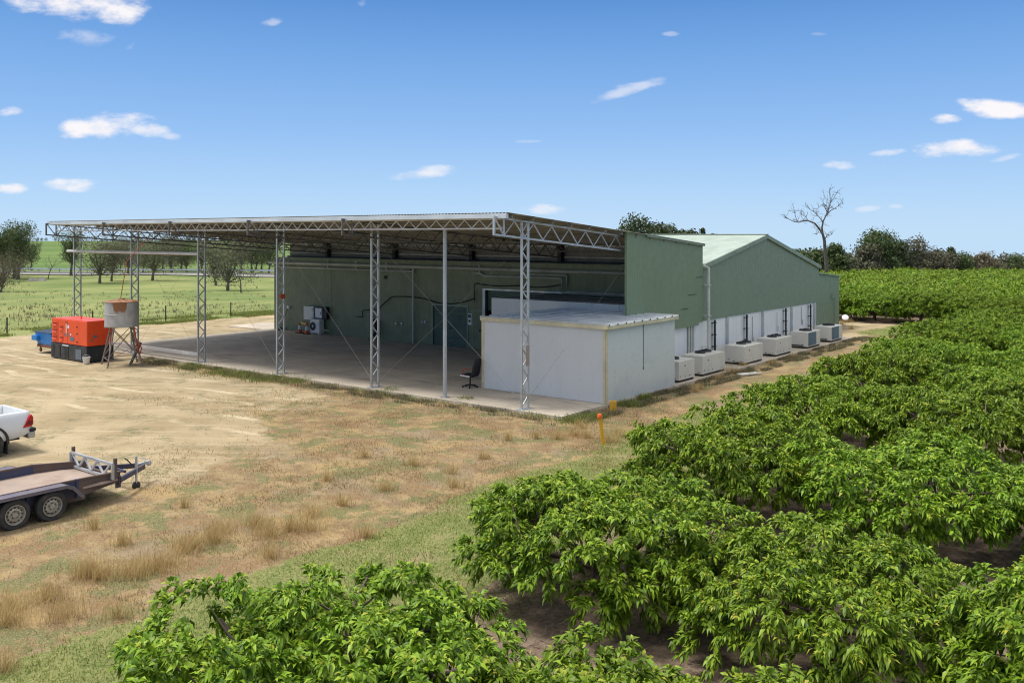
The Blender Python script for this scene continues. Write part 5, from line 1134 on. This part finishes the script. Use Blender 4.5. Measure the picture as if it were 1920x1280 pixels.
# stone heap in the paddock
mb = MB(); r_ = random.Random(4)
for i in range(46):
    p = G(50 + 30 * r_.random() + 4, 524 + 3 * r_.random()); q = r_.uniform(.25, .55)
    ring = [p + Vector((q * math.cos(a) * r_.uniform(.8, 1.2), q * math.sin(a), 0)) for a in np.linspace(0, 2 * math.pi, 7)[:-1]]
    mb.add(ring + [x_ * .4 + (p + Vector((0, 0, q * 1.2))) * .6 for x_ in ring], [tuple(range(6))[::-1], tuple(range(6, 12))] + [(k, (k + 1) % 6, (k + 1) % 6 + 6, k + 6) for k in range(6)])
tag(mb.build('stone_heap', 'gravel'), 'low heap of pale rocks in the paddock near the road', 'rocks', kind='stuff')

# ------------------------------------------------------------------ grass, weeds, litter (uncountable)
def blades(name, P, hgt, mt, lab, cat, wd=.012, lean=.45, seed=0):
    r = np.random.default_rng(seed); n = len(P); a = r.uniform(0, 6.28, n); ln = r.uniform(0, lean, n); h = r.uniform(.55, 1.25, n) * hgt
    d = np.stack([np.cos(a), np.sin(a), np.zeros(n)], 1); s_ = np.stack([-np.sin(a + .6), np.cos(a + .6), np.zeros(n)], 1) * (wd * r.uniform(.7, 1.4, n))[:, None]
    tip = P + d * (ln * h)[:, None] + np.array([0, 0, 1]) * h[:, None]; mid = P + d * (ln * h * .35)[:, None] + np.array([0, 0, 1]) * (h * .6)[:, None]
    V = np.stack([P - s_, P + s_, mid + s_ * .7, tip, mid - s_ * .7], 1).reshape(-1, 3); o = (np.arange(n) * 5)[:, None, None]
    Fc = (np.array([[0, 1, 2], [0, 2, 4], [4, 2, 3]])[None] + o).reshape(-1, 3)
    ob = mesh_obj(name, fast_mesh(name, V, Fc, [mt])); return tag(ob, lab, cat, kind='stuff')
def scatter(n, u0, u1, v0, v1, keep, seed):
    r = np.random.default_rng(seed); u = r.uniform(u0, u1, n); v = r.uniform(v0, v1, n); x = -CT * u + ST * v; y = ST * u + CT * v
    k = keep(x, y, u, v, r.uniform(0, 1, n)) & (y > 8) & (np.abs(x / np.maximum(y, 1)) < .62); x, y = x[k], y[k]
    return np.stack([x, y, gz(x, y) - .01], 1)
def z_of(i): return lambda x, y: zones(x, y)[i]
P = scatter(420000, 9.0, 20, 5, 62, lambda x, y, u, v, q: (q < zones(x, y)[0] * (1.15 - v / 80) * (.25 + .75 * ss(.25, .55, .6 * vnoise(x, y, 1.1, 31) + .4 * vnoise(x, y, .4, 32)))) , 1)
blades('green_grass', P, .055, 'grass_green', 'short mown green grass strip beside the orchard', 'grass', .005, 1.2, 1)
P = scatter(300000, 9, 36, 6, 30, lambda x, y, u, v, q: (q < zones(x, y)[1] * (.10 + .9 * ss(.42, .8, .6 * vnoise(x, y, 1.3, 9) + .4 * vnoise(x, y, .5, 10)))) & ((v < 25.0) | (u < 17.3)), 2)
blades('dry_grass', P, .075, 'grass_dry', 'short dry grass over the yard between sand and green strip', 'grass', .006, 1.1, 2)
# tall dry tufts
r = np.random.default_rng(5); T = []
spots = [(60, 1130, 1.0), (20, 1160, .9), (100, 1150, 1.1), (110, 1120, .8), (150, 1075, .7), (190, 1078, .7), (215, 1080, .7), (285, 1075, 1.1), (320, 1060, 1.0), (260, 1085, .8), (345, 1040, .9), (415, 1005, 1.0), (435, 990, .9), (390, 1030, .7),
         (480, 985, 1.1), (500, 1000, .9), (575, 985, .9), (600, 975, .7), (540, 990, .7), (640, 945, .6), (700, 930, .6), (830, 905, .6), (860, 890, .5), (1060, 825, .6), (1080, 815, .6), (1110, 820, .5), (1150, 825, .8), (1170, 818, .6), (30, 1230, .5), (510, 1045, .6), (250, 1150, .5),
         (1355, 700, .9), (1368, 700, .9), (1345, 712, .8), (1412, 690, .6), (1580, 610, .8), (1590, 604, .9), (1480, 672, .4), (1440, 683, .5), (1310, 728, .5), (1290, 738, .5), (1620, 600, .4), (1600, 618, .5), (240, 1010, .5), (170, 990, .4), (690, 860, .4), (760, 880, .5), (900, 860, .4), (640, 1000, .5), (350, 960, .4), (1100, 800, .6), (1000, 820, .4), (960, 830, .4), (620, 905, .4)]
for (px, py, k) in spots:
    c = G(px, py); n = int(300 * k); c = c + Vector((r.normal(0, .2), r.normal(0, .2), 0)); q = r.normal(0, .17 * k, (n, 2)) * r.uniform(.3, 1.7, (n, 1)); x = c.x + q[:, 0] * 1.3; y = c.y + q[:, 1]; T.append(np.stack([x, y, gz(x, y) - .01], 1))
blades('tall_dry_grass', np.concatenate(T), .32, 'straw', 'tall straw-coloured grass tufts along the edge of the yard', 'grass', .0035, 1.1, 6)
# weedy fringe at the slab edge
P = scatter(60000, 17, 42, 23.9, 25.08, lambda x, y, u, v, q: q < .5 * ss(.4, .8, vnoise(u, v * 3, .7, 3)) * ss(24, 24.9, v + .5 * vnoise(u, v, 1.7, 5)), 7)
P2 = scatter(40000, 16.4, 17.38, 25, 56, lambda x, y, u, v, q: q < ss(.4, .75, vnoise(u * 3, v, .8, 6)), 8)
blades('slab_edge_weeds', np.concatenate([P, P2]), .15, 'weed', 'scrubby brown and green weeds fringing the concrete slab', 'weeds', .008, 1.0, 9)
P = scatter(2500, 17, 42, 24.4, 25.08, lambda x, y, u, v, q: q < ss(.5, .8, vnoise(u, v * 2, .6, 13)), 17)
P3 = np.concatenate([P] + [np.stack([*(lambda c, q: (c.x + q[:, 0], c.y + q[:, 1], gz(c.x + q[:, 0], c.y + q[:, 1])))(G(px, py), r.normal(0, s2, (n2, 2)))], 1) for px, py, s2, n2 in [(420, 700, .5, 500), (360, 690, .4, 400), (455, 706, .4, 400), (505, 712, .5, 600), (560, 716, .3, 250), (1080, 790, .3, 500), (1110, 785, .25, 400), (1180, 760, .25, 500), (1210, 748, .2, 400), (730, 735, .2, 200), (875, 752, .15, 200)]])
blades('dark_weeds', P3, .2, 'grass_green', 'darker green weeds in clumps along the slab front', 'weeds', .008, 1.1, 19)
# paddock thistles and tussocks
r = np.random.default_rng(12); T = []
for i in range(620):
    px = r.uniform(-20, 520); py = 545 + 78 * r.uniform(0, 1) ** 1.0; c = G(px, py)
    if UV(c.x, c.y)[0] < 58.6 or float(vnoise(c.x, c.y, 7.0, 3)) * .6 + r.uniform(0, .5) < .48: continue
    n = int(r.integers(3, 12)); q = r.normal(0, r.uniform(.08, .3), (n, 2)); x = c.x + q[:, 0]; y = c.y + q[:, 1]; T.append(np.stack([x, y, gz(x, y)], 1))
blades('paddock_weeds', np.concatenate(T), .27, 'weed', 'scattered grey-brown thistles and tussocks in the green paddock', 'weeds', .02, 1.2, 14)
P = scatter(70000, 57.6, 63, 14, 50, lambda x, y, u, v, q: q < ss(.3, .7, vnoise(x, y, 1.3, 2)) * ss(63, 59, u), 15)
blades('paddock_grass', P, .16, 'grass_green', 'longer green grass along the paddock fence', 'grass', .014, .9, 16)
# prunings under the trees
P = scatter(26000, -10, 10, 5, 32, lambda x, y, u, v, q: (q < .75) & (zones(x, y)[2] > .5), 21)
n = len(P); r = np.random.default_rng(22); a = r.uniform(0, 6.28, n); d = np.stack([np.cos(a), np.sin(a), r.uniform(-.05, .25, n)], 1) * r.uniform(.05, .28, n)[:, None]; s_ = np.stack([-np.sin(a), np.cos(a), np.zeros(n)], 1) * .006
V = np.stack([P - s_, P + s_, P + d + s_ * .6 + [0, 0, .02], P + d - s_ * .6 + [0, 0, .02]], 1).reshape(-1, 3); ob = mesh_obj('prunings', fast_mesh('prunings', V, (np.arange(n) * 4)[:, None] + np.arange(4)[None], ['litter']))
tag(ob, 'dry prunings and twigs littering the orchard floor', 'litter', kind='stuff')

# small stones and clods on the yard
P = scatter(15000, 14, 56, 7, 25, lambda x, y, u, v, q: q < .15 + .5 * ss(.5, .8, vnoise(x, y, 2.2, 8)), 31); n = len(P); r = np.random.default_rng(32)
q = r.uniform(.008, .03, n)[:, None] * 1; V = np.stack([P + [1, 0, 0] * q, P + [-.4, .9, 0] * q, P + [-.5, -.8, 0] * q, P + r.normal(0, .15, (n, 3)) * q + [0, 0, .95] * q + [0, 0, .01]], 1).reshape(-1, 3)
Fc = (np.array([[0, 1, 3], [1, 2, 3], [2, 0, 3]])[None] + (np.arange(n) * 4)[:, None, None]).reshape(-1, 3)
tag(mesh_obj('yard_stones', fast_mesh('yard_stones', V, Fc, ['litter'])), 'small stones and clods strewn over the sandy yard', 'stones', kind='stuff')
